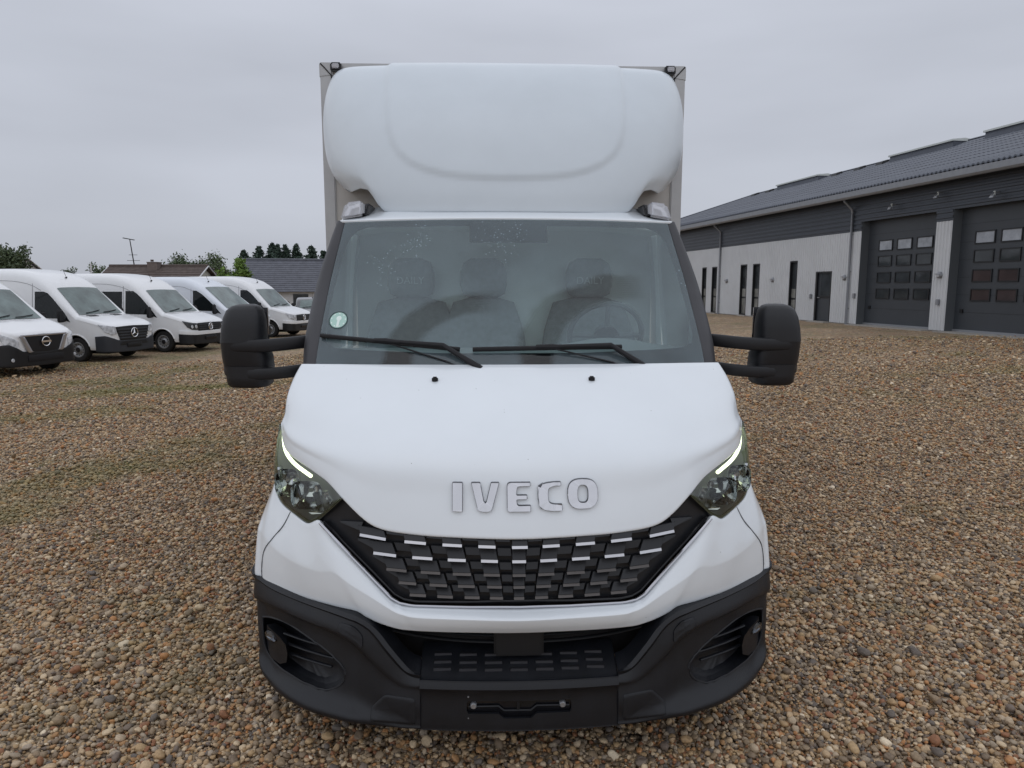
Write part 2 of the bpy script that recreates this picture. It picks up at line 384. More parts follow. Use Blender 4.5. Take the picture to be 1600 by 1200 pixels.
# ================================================================== THE BOX TRUCK
def build_truck():
    T = empty('box_truck')
    tag(T, 'white box truck with wind deflector and lit headlights facing the camera', 'truck')
    bm_r = lambda p: [(-x, y, z) for x, y, z in p]
    # ---------- bonnet
    Tt = [(0, .70, 1.421), (.2, .703, 1.421), (.33, .708, 1.421), (.44, .712, 1.421), (.53, .718, 1.421), (.61, .725, 1.421), (.68, .733, 1.421), (.75, .742, 1.421), (.83, .756, 1.42), (.885, .77, 1.419), (.917, .78, 1.418)]
    Cc = [(0, .2, 1.134), (.23, .205, 1.135), (.36, .212, 1.136), (.46, .22, 1.137), (.54, .235, 1.139), (.62, .262, 1.143), (.69, .295, 1.148), (.755, .335, 1.155), (.85, .41, 1.172), (.905, .475, 1.19), (.945, .56, 1.215)]
    Bb = [(0, .08, .876), (.25, .098, .88), (.389, .115, .887), (.489, .135, .899), (.554, .155, .928), (.634, .2, .988), (.704, .26, 1.038), (.773, .315, 1.068), (.884, .42, 1.107), (.928, .49, 1.139), (.95, .55, 1.2)]
    Tt, Cc, Bb = map(np.array, (Tt, Cc, Bb))
    T1 = Tt * .68 + Cc * .32 + [0, 0, .010]; T2 = Tt * .34 + Cc * .66 + [0, 0, .016]; T1[-1] += (.009, 0, 0); T2[-1] += (.008, 0, 0)
    C0 = Tt * .1 + Cc * .9 + [0, 0, .010]; C1 = Cc * .85 + Bb * .15 + [0, -.010, .004]
    D1 = Cc * .5 + Bb * .5 + [0, -.010, 0]; D2 = Cc * .2 + Bb * .8 + [0, -.006, 0]
    fade = np.linspace(1, 0, len(Tt))[:, None] ** .5
    for A, base in ((C0, Tt * .1 + Cc * .9), (C1, Cc * .85 + Bb * .15), (D1, Cc * .5 + Bb * .5), (D2, Cc * .2 + Bb * .8)): A[:] = base + (A - base) * fade
    G = mirror_cols([Tt, T1, T2, C0, C1, D1, D2, Bb])
    Gh = dense(G, 7, 5); hood = shell('bonnet', Gh, M['paint'], T, .018, .006)
    def sampler(P):
        P = np.asarray(P).reshape(-1, 3)
        def f(x, z):
            d2 = (P[:, 0] - x) ** 2 + (P[:, 2] - z) ** 2; i = np.argpartition(d2, 4)[:4]; w_ = 1 / (d2[i] + 1e-6); return float((P[i, 1] * w_).sum() / w_.sum())
        return f
    hood_y = sampler(Gh[21:])
    for sx in (-1, 1):      # washer jets
        b = MB().box((sx * .326 - .0125, .590, 1.360), (sx * .326 + .0125, .612, 1.383))
        b.build('washer_nozzle', M['black'], T, bevel=.005)
    # ---------- lettering on the bonnet nose
    def letter(outline, hole=None):
        n = len(outline); v = []; f = []
        lay = ((-.004, 0), (.010, 0), (.0130, .0030))
        def inset(poly, d):
            P = np.array(poly); q = []
            for i in range(len(P)):
                a, b, c = P[i - 1], P[i], P[(i + 1) % len(P)]
                e1 = (b - a) / (np.linalg.norm(b - a) + 1e-9); e2 = (c - b) / (np.linalg.norm(c - b) + 1e-9)
                n1 = np.array((-e1[1], e1[0])); n2 = np.array((-e2[1], e2[0])); m_ = n1 + n2; m_ = m_ / max(.35, m_ @ m_) * 2 if True else m_
                q.append(b + m_ / 2 * d * 1.0)
            return q
        ysurf = hood_y
        bm = bmesh.new()
        rings = []
        for poly in ([outline] + ([hole] if hole else [])):
            rr = []
            for h, d in lay:
                pp = inset(poly, d)
                rr.append([bm.verts.new((x, ysurf(x, z) - h, z)) for x, z in pp])
            for a, b in zip(rr[:-1], rr[1:]):
                for k in range(len(a)):
                    k2 = (k + 1) % len(a); bm.faces.new((a[k], a[k2], b[k2], b[k]))
            rings.append(rr[-1])
        if hole:
            a, b = rings; b = b[::-1]; n = len(a)
            j0 = min(range(len(b)), key=lambda j: (b[j].co - a[0].co).length); b = b[j0:] + b[:j0]
            for k in range(n): bm.faces.new((a[k], a[(k + 1) % n], b[(k + 1) % n], b[k]))
        else:
            fc = bm.faces.new(rings[0]); bm.normal_update(); bmesh.ops.triangulate(bm, faces=[fc])
        bmesh.ops.recalc_face_normals(bm, faces=bm.faces)
        me = bpy.data.meshes.new('letter'); bm.to_mesh(me); bm.free(); me.materials.append(M['letter']); me.materials.append(M['letter_edge_shade']); fin(me, True, 14)
        me.polygons.foreach_set('material_index', [0 if p.normal.y < -.55 else 1 for p in me.polygons])
        return link(bpy.data.objects.new('letter', me), T)
    z0, z1 = .963, 1.060
    def rnd(pts, r, n=4):
        """round polygon corners"""
        out = []; P = [np.array(p, float) for p in pts]
        for i, b in enumerate(P):
            a, c = P[i - 1], P[(i + 1) % len(P)]; rr = r[i] if isinstance(r, (list, tuple)) else r
            if rr <= 0: out.append(b); continue
            u = (a - b) / np.linalg.norm(a - b); w = (c - b) / np.linalg.norm(c - b)
            p, q = b + u * rr, b + w * rr
            for k in range(n + 1):
                t = k / n; out.append((1 - t) ** 2 * p + 2 * t * (1 - t) * b + t * t * q)
        return out
    letter(rnd([(-.236, z0), (-.199, z0), (-.199, z1), (-.236, z1)], .004))
    letter(rnd([(-.144, z0), (-.096, z0), (-.068, z1), (-.098, z1), (-.1155, .993), (-.122, .993), (-.136, z1), (-.169, z1)], [.014, .014, .004, .004, .006, .006, .004, .004]))
    letter(rnd([(-.041, z0), (.043, z0), (.043, .984), (-.004, .984), (-.007, 1.003), (.031, 1.003), (.031, 1.018), (-.007, 1.018), (-.004, 1.046), (.043, 1.046), (.043, z1), (-.041, z1)],
               [.012, .003, .003, .008, .005, .003, .003, .005, .008, .003, .003, .014]))
    letter(rnd([(.125, z0), (.156, z0), (.156, .986), (.13, .986), (.108, .992), (.106, 1.016), (.108, 1.04), (.13, 1.046), (.153, 1.046), (.153, z1), (.125, z1), (.088, z1 - .004), (.069, 1.045), (.069, .988), (.085, z0 + .004)],
               [.004, .004, .004, .008, .01, .01, .01, .008, .004, .004, .01, .02, .022, .022, .018]))
    ell = lambda cx, cz, a, b, n, e: [(cx + a * math.copysign(abs(math.cos(w)) ** e, math.cos(w)), cz + b * math.copysign(abs(math.sin(w)) ** e, math.sin(w))) for w in [2 * math.pi * k / n for k in range(n)]]
    letter(ell(.231, 1.018, .055, .0505, 32, .72), ell(.231, 1.018, .0185, .029, 32, .7)[::-1])

    # ---------- white nose panel around the grille
    top = [(0, .08, .619), (.181, .085, .622), (.385, .10, .626), (.432, .105, .635), (.464, .115, .651), (.549, .15, .73), (.67, .2, .838), (.735, .235, .893), (.786, .264, .872), (.85, .324, .888), (.911, .389, .906), (.941, .425, .933), (.963, .47, .972), (.975, .6, .99), (.98, .8, 1.0)]
    mid = [(0, .014, .599), (.19, .026, .60), (.36, .043, .602), (.41, .054, .608), (.445, .064, .618), (.52, .088, .656), (.61, .118, .70), (.67, .146, .73), (.735, .179, .722), (.82, .233, .728), (.90, .30, .742), (.955, .352, .76), (1.005, .41, .79), (1.035, .48, .80), (1.038, .8, .82)]
    bot = [(0, .045, .539), (.2, .053, .54), (.33, .062, .542), (.38, .067, .544), (.427, .074, .547), (.491, .086, .562), (.546, .10, .581), (.586, .117, .597), (.66, .15, .599), (.75, .195, .602), (.86, .265, .604), (.94, .32, .608), (1.001, .372, .614), (1.045, .44, .634), (1.05, .8, .64)]
    top, mid, bot = map(np.array, (top, mid, bot))
    q1 = top * .5 + mid * .5 + [0, -.003, .003]; q1b = top * .08 + mid * .92 + [0, -.001, .001]; q2b = mid * .90 + bot * .10 + [0, -.001, 0]; q2 = mid * .45 + bot * .55 + [0, -.004, 0]
    G = mirror_cols([top, q1, q1b, q2b, q2, bot])
    Gn = dense(G, 6, 6); shell('nose_panel', Gn, M['paint'], T, .016, .004); nose_y = sampler(Gn[:, 84:160])

    # ---------- headlights
    up = [(.640, .200, .990), (.706, .262, 1.034), (.775, .317, 1.063), (.884, .424, 1.101), (.926, .492, 1.134), (.950, .556, 1.198)]
    lo = [(.640, .200, .990), (.686, .213, .946), (.734, .238, .900), (.762, .248, .884), (.786, .263, .880), (.85, .323, .896), (.909, .386, .915), (.936, .42, .941), (.955, .455, .993), (.960, .482, 1.054), (.960, .522, 1.135), (.950, .556, 1.198)]
    n = 34
    A = resample(cr(up, 6), n); B = resample(lo, n)
    Gl = between(A, B, n, 14, .012, (.5, -.8, 0))
    inner = lambda k, d: None
    # back bowl: outline shrunk and pushed back
    c0 = np.array((.83, .33, .99))
    def shr(P, s, back): P = np.asarray(P); return c0 + (P - c0) * s + np.array(back)
    def lamp_side():
        bowl_pts = np.concatenate([A, B[::-1][1:-1]])
        mb = MB()
        rings = [bowl_pts, shr(bowl_pts, .96, (-.01, .03, 0)), shr(bowl_pts, .80, (-.05, .11, 0))]
        nn = len(bowl_pts); V = np.concatenate(rings); F = []
        for a in range(2):
            for k in range(nn):
                k2 = (k + 1) % nn; F.append((a * nn + k, a * nn + k2, (a + 1) * nn + k2, (a + 1) * nn + k))
        V = np.concatenate([V, [shr(bowl_pts, .8, (-.05, .11, 0)).mean(0)]])
        for k in range(nn): F.append((2 * nn + k, 2 * nn + (k + 1) % nn, 3 * nn))
        H = obj('headlight', V, F, M['lamp_bowl'], T, True, 35)
        sheet('lens', Gl + np.array((.0, -.001, 0)), M['lens'], H)
        # rim that the lens sits in
        mb = MB(); mb.tube([tuple(p) for p in shr(np.concatenate([B]), .99, (0, .008, 0))], .006, 6)
        mb.build('lens_rim', M['olive'], H)
        # light guide
        g = [Gl[2, 33 - k] * .75 + Gl[1, 33 - k] * .25 + np.array((-.006, .014, 0)) for k in range(2, 22)]
        g = spline(g, 26); mb = MB(); rad = [.0042 + .0030 * min(1, k / 6) for k in range(26)]
        mb.tube([tuple(p) for p in g], rad, 8); mb.build('daytime_running_light', M['drl'], H)
        # reflector cups and facets
        for cx, cz, cy, w_, h_ in ((.80, .965, .325, .060, .056), (.892, .995, .395, .048, .056)):
            mb = MB(); rows = []
            for s_, dpt in ((1, 0), (.93, .022), (.75, .048), (.45, .064), (.15, .07)):
                rows.append([(cx + w_ * s_ * e[0], cy + dpt, cz + h_ * s_ * e[1]) for e in ell(0, 0, 1, 1, 24, .6)])
            for a in range(4):
                o_ = len(mb.v)
                mb.add(rows[a] + rows[a + 1], [(k, (k + 1) % 24, 24 + (k + 1) % 24, 24 + k) for k in range(24)])
            mb.build('reflector', M['reflector'], H, sharp=25)
        for (x, y, z, w_, h_, t_) in ((.745, .30, .945, .016, .07, .25), (.845, .36, .985, .012, .075, .2), (.70, .262, .975, .012, .045, .4), (.765, .30, .905, .05, .008, .2), (.925, .43, 1.02, .008, .06, .1)):
            mb = MB(); mb.hexa([(x - w_, y, z - h_ / 2), (x + w_ * .2, y - .008, z - h_ / 2), (x + w_ * .2, y + .02, z - h_ / 2), (x - w_, y + .02, z - h_ / 2),
                                (x - w_ + t_ * h_, y, z + h_ / 2), (x + w_ * .4 + t_ * h_, y - .008, z + h_ / 2), (x + w_ * .4 + t_ * h_, y + .02, z + h_ / 2), (x - w_ + t_ * h_, y + .02, z + h_ / 2)])
            mb.build('reflector_facet', M['reflector'], H, False)
        return H
    H = lamp_side(); mirror_x(H, T)
    for s in (1, -1):      # shut line between wing and nose panel
        pts = spline([(.868, .336, .894), (.898, .345, .84), (.945, .372, .785), (.985, .39, .73), (.998, .384, .66), (.996, .372, .618)], 22)
        MB().tube([(s * x, nose_y(x, z) - .0005, z) for x, y, z in pts], .0024, 6).build('shut_line', M['shut'], T)

    # ---------- grille
    gtop = [(0, .08, .876), (.25, .098, .88), (.389, .115, .887), (.489, .135, .899), (.554, .155, .928), (.634, .2, .988), (.645, .205, .985)]
    gbot = [(0, .08, .619), (.181, .085, .622), (.385, .10, .626), (.432, .105, .635), (.464, .115, .651), (.549, .15, .73), (.67, .2, .838), (.735, .235, .893)]
    ga = resample(np.array(gtop) + [0, .028, .01], 30); gb = resample(np.array(gbot) + [0, .028, -.004], 30)
    gg = np.stack([ga * (1 - t) + gb * t for t in np.linspace(0, 1, 8)]); 
    gr = sheet('grille', mirror_cols(gg), M['grille'], T); gr['label'] = 'dark grille with staggered scales and bright lips'
    # chrome trim along the lower edge
    tr = np.array(gbot)[::-1]; tr = np.concatenate([tr, tr[::-1][1:] * [-1, 1, 1]])
    tr = resample(tr, 90); cen = np.array((0, .1, .80)); tr = tr + (cen - tr) / np.linalg.norm(cen - tr, axis=1, keepdims=True) * .0075 + [0, -.015, 0]
    MB().tube([tuple(p) for p in tr], .0055, 8).build('grille_trim', M['trim_silver'], gr)
    tr2 = tr + (cen - tr) / np.linalg.norm(cen - tr, axis=1, keepdims=True) * .012 + [0, .022, 0]
    MB().tube([tuple(p) for p in tr2], .006, 8).build('grille_border', M['gloss_black'], gr)
    rows = [(.850, [(-.025, .03), (.083, .143), (.201, .269), (.328, .404), (.472, .569)], .022),
            (.798, [(-.024, .024), (.075, .134), (.188, .251), (.306, .377), (.436, .519)], .016),
            (.747, [(-.023, .023), (.068, .125), (.17, .234), (.279, .348), (.399, .472)], .013),
            (.703, [(-.02, .02), (.061, .113), (.157, .216), (.255, .317), (.365, .428)], .011),
            (.662, [(-.018, .018), (.057, .103), (.14, .193), (.235, .290), (.331, .389)], .009)]
    pl = lambda x: float(np.interp(abs(x), [0, .25, .389, .489, .554, .634, .7], [.08, .095, .112, .133, .155, .195, .225]))
    fins = [(.651, .897), (.583, .841), (.527, .788), (.475, .738), (.436, .691)]
    def wedge(xa, xb, z, h, rise_a, rise_b, proud, lipm, shift, name):
        """one scale of the grille: top edge set back, bottom edge proud, bright strip below"""
        ya, yb = pl(xa), pl(xb)
        w_ = xb - xa; sk = shift * h
        P = [(xa, ya - proud, z + rise_a), (xb, yb - proud, z + rise_b), (xb, yb + .02, z + rise_b), (xa, ya + .02, z + rise_a),
             (xa - sk, ya + .012, z + h + rise_a), (xb - sk, yb + .012, z + h + rise_b), (xb - sk, yb + .024, z + h + rise_b), (xa - sk, ya + .024, z + h + rise_a)]
        o = MB().hexa(P).build(name, M['grille'], gr, False, bevel=.0012, seg=1)
        if lipm:
            lh = .0078 if lipm is M['lip'] else .0072
            q = MB().hexa([(xa, ya - proud - .0085, z + rise_a - lh), (xb, yb - proud - .0085, z + rise_b - lh), (xb, yb + .01, z + rise_b - lh), (xa, ya + .01, z + rise_a - lh),
                           (xa, ya - proud - .0005, z + rise_a - .0002), (xb, yb - proud - .0005, z + rise_b - .0002), (xb, yb + .01, z + rise_b - .0002), (xa, ya + .01, z + rise_a - .0002)])
            q.build('grille_lip', lipm, gr, False)
    for ri, (z, segs, rs) in enumerate(rows):
        h = .036 - .002 * ri
        lipm = M['lip'] if ri < 2 else M['lip_bronze']
        rise = lambda x: rs * (abs(x) / .5) ** 1.6 * .9
        for k, (a, b) in enumerate(segs):
            pairs = [(a, b)] if k == 0 else [(a, b), (-b, -a)]
            for (xa, xb) in pairs:
                sh = 0 if k == 0 else math.copysign(.12 + .1 * k, -xa)
                hh = h if ri else .022
                wedge(xa, xb, z, hh, rise(xa), rise(xb), .012, lipm, sh, 'grille_louvre')
            if k < 4:
                a2 = segs[k + 1][0]
                for (xa, xb) in ((b + .001, a2 - .001), (-a2 + .001, -b - .001)):
                    sh = math.copysign(.12 + .1 * k, -xa)
                    wedge(xa, xb, z + .008, h * .8 if ri else .016, rise(xa), rise(xb), -.004, None, sh, 'grille_louvre')
        # tapering end fins
        fx, fz = fins[ri]; b = segs[-1][1]
        for s in (1, -1):
            zb_ = z + rise(b)
            MB().hexa([tuple((s * x, y, zz)) for x, y, zz in ((b + .002, pl(b) + .0, zb_ + .006), (fx, pl(fx) + .008, fz - .002), (fx, pl(fx) + .03, fz - .002), (b + .002, pl(b) + .03, zb_ + .006),
                       (b - .008, pl(b) + .012, zb_ + .034), (fx, pl(fx) + .010, fz + .004), (fx, pl(fx) + .03, fz + .004), (b - .008, pl(b) + .03, zb_ + .034))]).build('grille_louvre', M['grille'], gr, False)

    # ---------- black bumper corners
    bt = [(.353, .022, .389), (.386, .03, .400), (.419, .04, .427), (.467, .05, .483), (.515, .06, .543), (.565, .075, .574), (.621, .10, .582), (.784, .20, .591), (.913, .29, .600), (.988, .36, .606), (1.045, .43, .618), (1.052, .6, .632), (1.045, .85, .65)]
    bb = [(.353, .008, .362), (.386, .013, .362), (.426, .025, .368), (.472, .038, .398), (.530, .052, .449), (.575, .07, .489), (.649, .102, .522), (.818, .208, .538), (.925, .288, .540), (.99, .35, .538), (1.051, .43, .530), (1.056, .6, .545), (1.045, .85, .56)]
    bl = [(.353, .012, .202), (.39, .016, .202), (.42, .02, .202), (.47, .03, .202), (.533, .042, .202), (.58, .052, .202), (.63, .066, .203), (.76, .125, .203), (.87, .205, .207), (.948, .285, .213), (1.02, .37, .262), (1.035, .6, .29), (1.03, .85, .32)]
    bt, bb, bl = map(np.array, (bt, bb, bl))
    rec = bt + np.array([[0, .09, .03]] * 4 + [[0, .05, .02]] * 3 + [[0, .035, .018]] * 6)
    m1 = bb * .93 + bl * .07 + np.array([0, .004, 0]); 
    m2 = bb * .55 + bl * .45; m3 = bb * .25 + bl * .75; m4 = bb * .1 + bl * .9
    infl = np.array([0, 0, .002, .008, .018, .026, .03, .032, .03, .022, .008, 0, 0]); ramp = np.array([0, 0, 0, .1, .4, .8, 1, 1, 1, .9, .5, 0, 0])
    bb[:, 1] -= np.array([0, 0, 0, .004, .008, .010, .012, .012, .012, .012, .008, 0, 0]); m1[:, 1] += .008 + .010 * ramp + infl * .4; m2[:, 1] += infl * .95; m3[:, 1] += infl * .55; m4[:, 1] -= .002 + .026 * ramp
    und = bl + np.array([0, .07, -.004])
    G = np.array([rec, bt + [0, .004, .004], bt, bb, m1, m2, m3, m4, bl, und])
    for side in (1,):
        Gd = dense(G, 5, 6)
        bc = shell('bumper_corner', Gd, M['bumper'], T, .012, .002, sharp=38)
        fog = [(1.005, .452), (.94, .468), (.881, .470), (.83, .463), (.785, .45), (.725, .432), (.673, .408), (.636, .382), (.628, .36), (.634, .335), (.652, .312), (.694, .290), (.738, .285), (.83, .29), (.912, .297), (.955, .307), (.985, .33), (1.0, .37), (1.006, .41)]
        fogs = [tuple(p) for p in resample(cr(fog + fog[:1], 4), 60)[:-1]]
        boolean(bc, prism(fogs, -.2, .43, 1, M['bumper']))
        yb = lambda x: float(np.interp(x, [.35, .6, .7, .8, .9, .95, 1.0, 1.03], [.04, .095, .14, .20, .27, .32, .38, .44]))
        byf = sampler(Gd[15:40, :62]); fy = [byf(x, z) for x, z in fogs]
        ring = lambda s, d, dz=0: [(.82 + (x - .82) * s, y + d, .372 + (z - .372) * s + dz) for (x, z), y in zip(fogs, fy)]
        mb = MB(); r0, r1, r2 = ring(1.012, .004), ring(.94, .035), ring(.84, .065); nf = len(fogs)
        for a, b in ((r0, r1), (r1, r2)): mb.add(a + b, [(k, (k + 1) % nf, nf + (k + 1) % nf, nf + k) for k in range(nf)])
        mb.add(r2 + [(.82, yb(.82) + .075, .372)], [(k, (k + 1) % nf, nf) for k in range(nf)])
        pk = mb.build('fog_light_pocket', M['bumper'], T, sharp=40)
        mb = MB(); mb.tube(ring(1.0, .003) + ring(1.0, .003)[:1], .005, 6); mb.build('pocket_rim', M['bumper'], pk)
        # pod with lamp
        pod = [[(.985, .36, .43), (.95, .285, .452), (.90, .235, .442), (.872, .215, .42), (.866, .215, .385), (.876, .23, .34), (.91, .26, .318), (.96, .31, .318), (.99, .36, .35)],
               [(.982, .385, .42), (.95, .36, .435), (.905, .33, .425), (.885, .31, .41), (.88, .31, .385), (.888, .32, .355), (.915, .34, .335), (.955, .37, .335), (.982, .39, .36)]]
        ctr = np.mean(pod[0], 0) + [0, .004, 0]
        V = pod[0] + pod[1] + [tuple(ctr)]
        F = [(k, (k + 1) % 9, 9 + (k + 1) % 9, 9 + k) for k in range(9)] + [(k, (k + 1) % 9, 18) for k in range(9)]
        po = obj('fog_light', V, F, M['bumper'], T, True, 30)
        mb = MB(); mb.lathe([(.001, -.012), (.022, -.010), (.034, -.003), (.036, .02)], 'y', 24)
        q = mb.build('fog_lens', M['fog_glass'], po); q.data.transform(Matrix.Translation((.945, .287, .418)) @ Matrix.Rotation(R(38), 4, 'Z') @ Matrix.Diagonal((1.15, 1, .62, 1)))
        mb = MB(); mb.lathe([(.001, .004), (.02, .004), (.031, -.001), (.033, .02)], 'y', 24)
        q = mb.build('fog_reflector', M['reflector'], po); q.data.transform(Matrix.Translation((.945, .287, .418)) @ Matrix.Rotation(R(38), 4, 'Z') @ Matrix.Diagonal((1.15, 1, .62, 1)))
        for z_, x0, x1 in ((.428, .70, .89), (.392, .68, .875), (.355, .69, .875)):
            pts = [(x, yb(x) + .035 - .006 * k, z_ + (x - .7) * .06) for k, x in enumerate(np.linspace(x0, x1, 6))]
            MB().tube(pts, .007, 8, flat=.7).build('pocket_slat', M['bumper'], pk)
        # tow-eye cover and access cover, each a thin plate with its own edge
        def cover(pts, fn, name, d=.0035):
            mb = MB(); P = rnd(pts, .014, 4); k = len(P); c = np.mean(P, 0)
            V = [(x, fn(x, z) + .008, z) for x, z in P] + [(x, fn(x, z) - d * .3, z) for x, z in P]
            for sc_ in (.965, .8, .6, .4, .2):
                V += [(x, fn(x, z) - d, z) for x, z in [(c + (np.array(p) - c) * sc_) for p in P]]
            V.append((c[0], fn(*c) - d, c[1]))
            F = [(r_ * k + i, r_ * k + (i + 1) % k, (r_ + 1) * k + (i + 1) % k, (r_ + 1) * k + i) for r_ in range(6) for i in range(k)] + [(6 * k + i, 6 * k + (i + 1) % k, 7 * k) for i in range(k)]
            mb.add(V, F); return mb.build(name, M['bumper'], T, sharp=60)
        near = sampler(Gd[8:26])
        c1 = cover([(.64, .565), (.585, .560), (.553, .532), (.552, .487), (.60, .503), (.652, .523)], near, 'tow_eye_cover', .004)
        near2 = sampler(Gd[18:42])
        c2 = cover([(.368, .316), (.477, .316), (.53, .262), (.53, .222), (.368, .219)], near2, 'access_cover', .003)
    for o in (bc, pk, po, c1, c2): mirror_x(o, T)

    # ---------- bumper centre: step, face, number plate mount
    xs = [0, .08, .16, .24, .31, .3505]
    yb0 = lambda x: .02 * (x / .35) ** 2
    rowsb = [[(x, .165 + yb0(x), .440) for x in xs], [(x, .15 + yb0(x), .436) for x in xs], [(x, .02 + yb0(x), .388) for x in xs], [(x, yb0(x) - .001, .384) for x in xs], [(x, yb0(x) - .004, .380) for x in xs], [(x, yb0(x) - .013, .360) for x in xs], [(x, yb0(x) - .012, .355) for x in xs],
             [(x, yb0(x) + .000, .325) for x in xs], [(x, yb0(x) - .004, .25) for x in xs], [(x, yb0(x) - .006, .205) for x in xs], [(x, yb0(x) + .002, .197) for x in xs], [(x, yb0(x) + .08, .193) for x in xs]]
    bc = shell('bumper_centre', dense(mirror_cols(rowsb), 4, 6), M['bumper'], T, .01, .002, sharp=35)
    pm = [(-.187, .298), (-.187, .272), (-.182, .262), (-.075, .262), (-.055, .245), (.04, .245), (.06, .262), (.178, .262), (.183, .272), (.183, .298), (.178, .308), (-.182, .308)]
    boolean(bc, prism(pm, -.06, .06, 1, M['bumper']))
    pmo = MB().box((-.2, .018, .236), (.196, .024, .315)); pmo.build('plate_mount', M['gloss_black'], T, False)
    MB().tube([(-.18, .012, .283), (-.075, .012, .283), (-.055, .012, .266), (.04, .012, .266), (.06, .012, .283), (.176, .012, .283)], .004, 6).build('plate_mount_rib', M['bumper'], T)
    MB().tube([(-.005, .012, .306), (-.005, .012, .27)], .006, 6).build('plate_mount_rib', M['black'], T)
    for x in (-.163, .152):
        MB().lathe([(.0, -.004), (.009, -.004), (.0115, -.001), (.0115, .02)], 'y', 16, c=(x, .004, .290)).build('plate_bolt', M['bolt'], T)
    for x, z in ((-.181, .325), (-.181, .245), (.176, .318), (.176, .245)):
        MB().lathe([(.0, -.003), (.0028, -.002), (.0035, .01)], 'y', 10, c=(x, yb0(abs(x)) - .002, z)).build('plate_screw', M['bolt'] if x < 0 else M['black'], T)
    # vents in the step: seven groups, three slots each
    for k in range(7):
        cx = (k - 3) * .0915
        for j, (yy, zz) in enumerate(((.045, .3985), (.075, .4095), (.108, .4216))):
            yy += yb0(abs(cx))
            mb = MB(); mb.box((cx - .031, yy, zz - .004), (cx + .031, yy + .018, zz + .004)); mb.build('step_vent', M['black'], T, False)
            mb = MB(); mb.box((cx - .031, yy - .003, zz - .003), (cx + .031, yy + .002, zz + .0055)); mb.build('step_vent_rib', M['trim'], T, False)
    # intake behind, with bars and radar cover
    bk = [[(x, .17 + .12 * (x / .6) ** 2, z) for x in np.linspace(-.62, .62, 12)] for z in (.66, .5, .36)]
    sheet('intake_back', bk, M['black'], T)
    for z_ in (.53, .506, .48):
        for s in (-1, 1):
            pts = [(s * x, .095 + .1 * (x / .6) ** 2, z_ + .03 * (x / .5) ** 3) for x in np.linspace(.085, .47, 9)]
            MB().tube(pts, .010, 8, flat=.55).build('intake_bar', M['recess'], T)
    MB().box((-.09, .078, .43), (.09, .12, .545)).build('radar_cover', M['recess'], T, bevel=.008)

    # ---------- windscreen
    eb = np.array([(.863, .80, 1.405), (.865, .90, 1.519), (.870, 1.19, 1.778), (.858, 1.36, 1.957), (.846, 1.47, 2.084)])
    cb = np.array([(0, .685, 1.395), (0, .79, 1.515), (0, 1.085, 1.79), (0, 1.27, 1.974), (0, 1.395, 2.095)])
    eb, cb = spline(eb, 40), spline(cb, 40)
    aa = np.linspace(-1, 1, 41)
    def S(a, b):
        """point on the glass, a -1..1 across, b 0..1 up"""
        i = b * 39; k = int(min(38, max(0, math.floor(i)))); t = i - k
        e = eb[k] * (1 - t) + eb[k + 1] * t; c = cb[k] * (1 - t) + cb[k + 1] * t
        w_ = abs(a) ** 2.3
        return np.array((e[0] * a, c[1] + (e[1] - c[1]) * w_, c[2] + (e[2] - c[2]) * w_))
    Gw = np.array([[S(a, b) for a in aa] for b in np.linspace(0, 1, 30)])
    glass = sheet('windscreen', Gw, M['windscreen'], T)
    def ab(x, z):
        a, b = x / .86, .5
        for _ in range(30):
            p = S(a, b); a += (x - p[0]) / .86 * .7; b += (z - p[2]) / .69 * .7; b = min(1, max(0, b))
        return a, b
    nrm = np.array((0, -.72, .69))
    def on(x, z, off=0): a, b = ab(x, z); return S(a, b) + nrm * off
    clear = [(-.195, 1.975), (-.196, 2.066), (-.72, 2.058), (-.772, 2.040), (-.808, 2.0), (-.824, 1.94), (-.84, 1.812), (-.848, 1.66), (-.842, 1.54), (-.828, 1.505), (-.79, 1.487), (-.70, 1.481), (-.3, 1.470)]
    clear_r = [(.196, 1.975), (.197, 2.066), (.72, 2.060), (.772, 2.040), (.806, 2.0), (.822, 1.94), (.838, 1.812), (.842, 1.66), (.838, 1.54), (.822, 1.503), (.78, 1.487), (.70, 1.481), (.3, 1.470)]
    inner = clear[::-1] + clear_r; inner = inner + [inner[0]]
    inn = resample(np.array(inner), 481)[:-1]
    inn_ab = np.array([ab(x, z) for x, z in inn])
    # outer ring: same angular order, projected to the border of the glass
    outer = []
    for a, b in inn_ab:
        sg_ = 1 if a >= 0 else -1; A_ = abs(a)
        if A_ <= .846 and b > .5: q_ = (A_ + max(0, A_ - .4) / .446 * .031, 1)
        elif A_ <= .80 and b < .5: q_ = (A_ + max(0, A_ - .4) / .4 * .07, 0)
        elif b > .8 or b < .2:
            c_ = (.6, .6 if b > .5 else .4); dx_, dy_ = A_ - c_[0], b - c_[1]
            k_ = min((1 - c_[0]) / max(dx_, 1e-4), ((1 - c_[1]) if dy_ > 0 else c_[1]) / max(abs(dy_), 1e-4)); q_ = (c_[0] + dx_ * k_, c_[1] + dy_ * k_)
        else: q_ = (1, b)
        outer.append((sg_ * q_[0], q_[1]))
    outer = np.array(outer)
    V = []; F = []; steps = 6; nn = len(inn_ab)
    for s_ in range(steps):
        t = s_ / (steps - 1)
        for p, q in zip(inn_ab, outer):
            a, b = p * (1 - t) + q * t; V.append(tuple(S(a, b) - nrm * .006))
    for s_ in range(steps - 1):
        for k in range(nn): F.append((s_ * nn + k, s_ * nn + (k + 1) % nn, (s_ + 1) * nn + (k + 1) % nn, (s_ + 1) * nn + k))
    obj('windscreen_border', V, F, M['frit'], T)
    mb = MB(); mb.box((-.1, 1.39, 1.985), (.1, 1.50, 2.06)); mb.build('sensor_housing', M['int_dark'], T, bevel=.01)
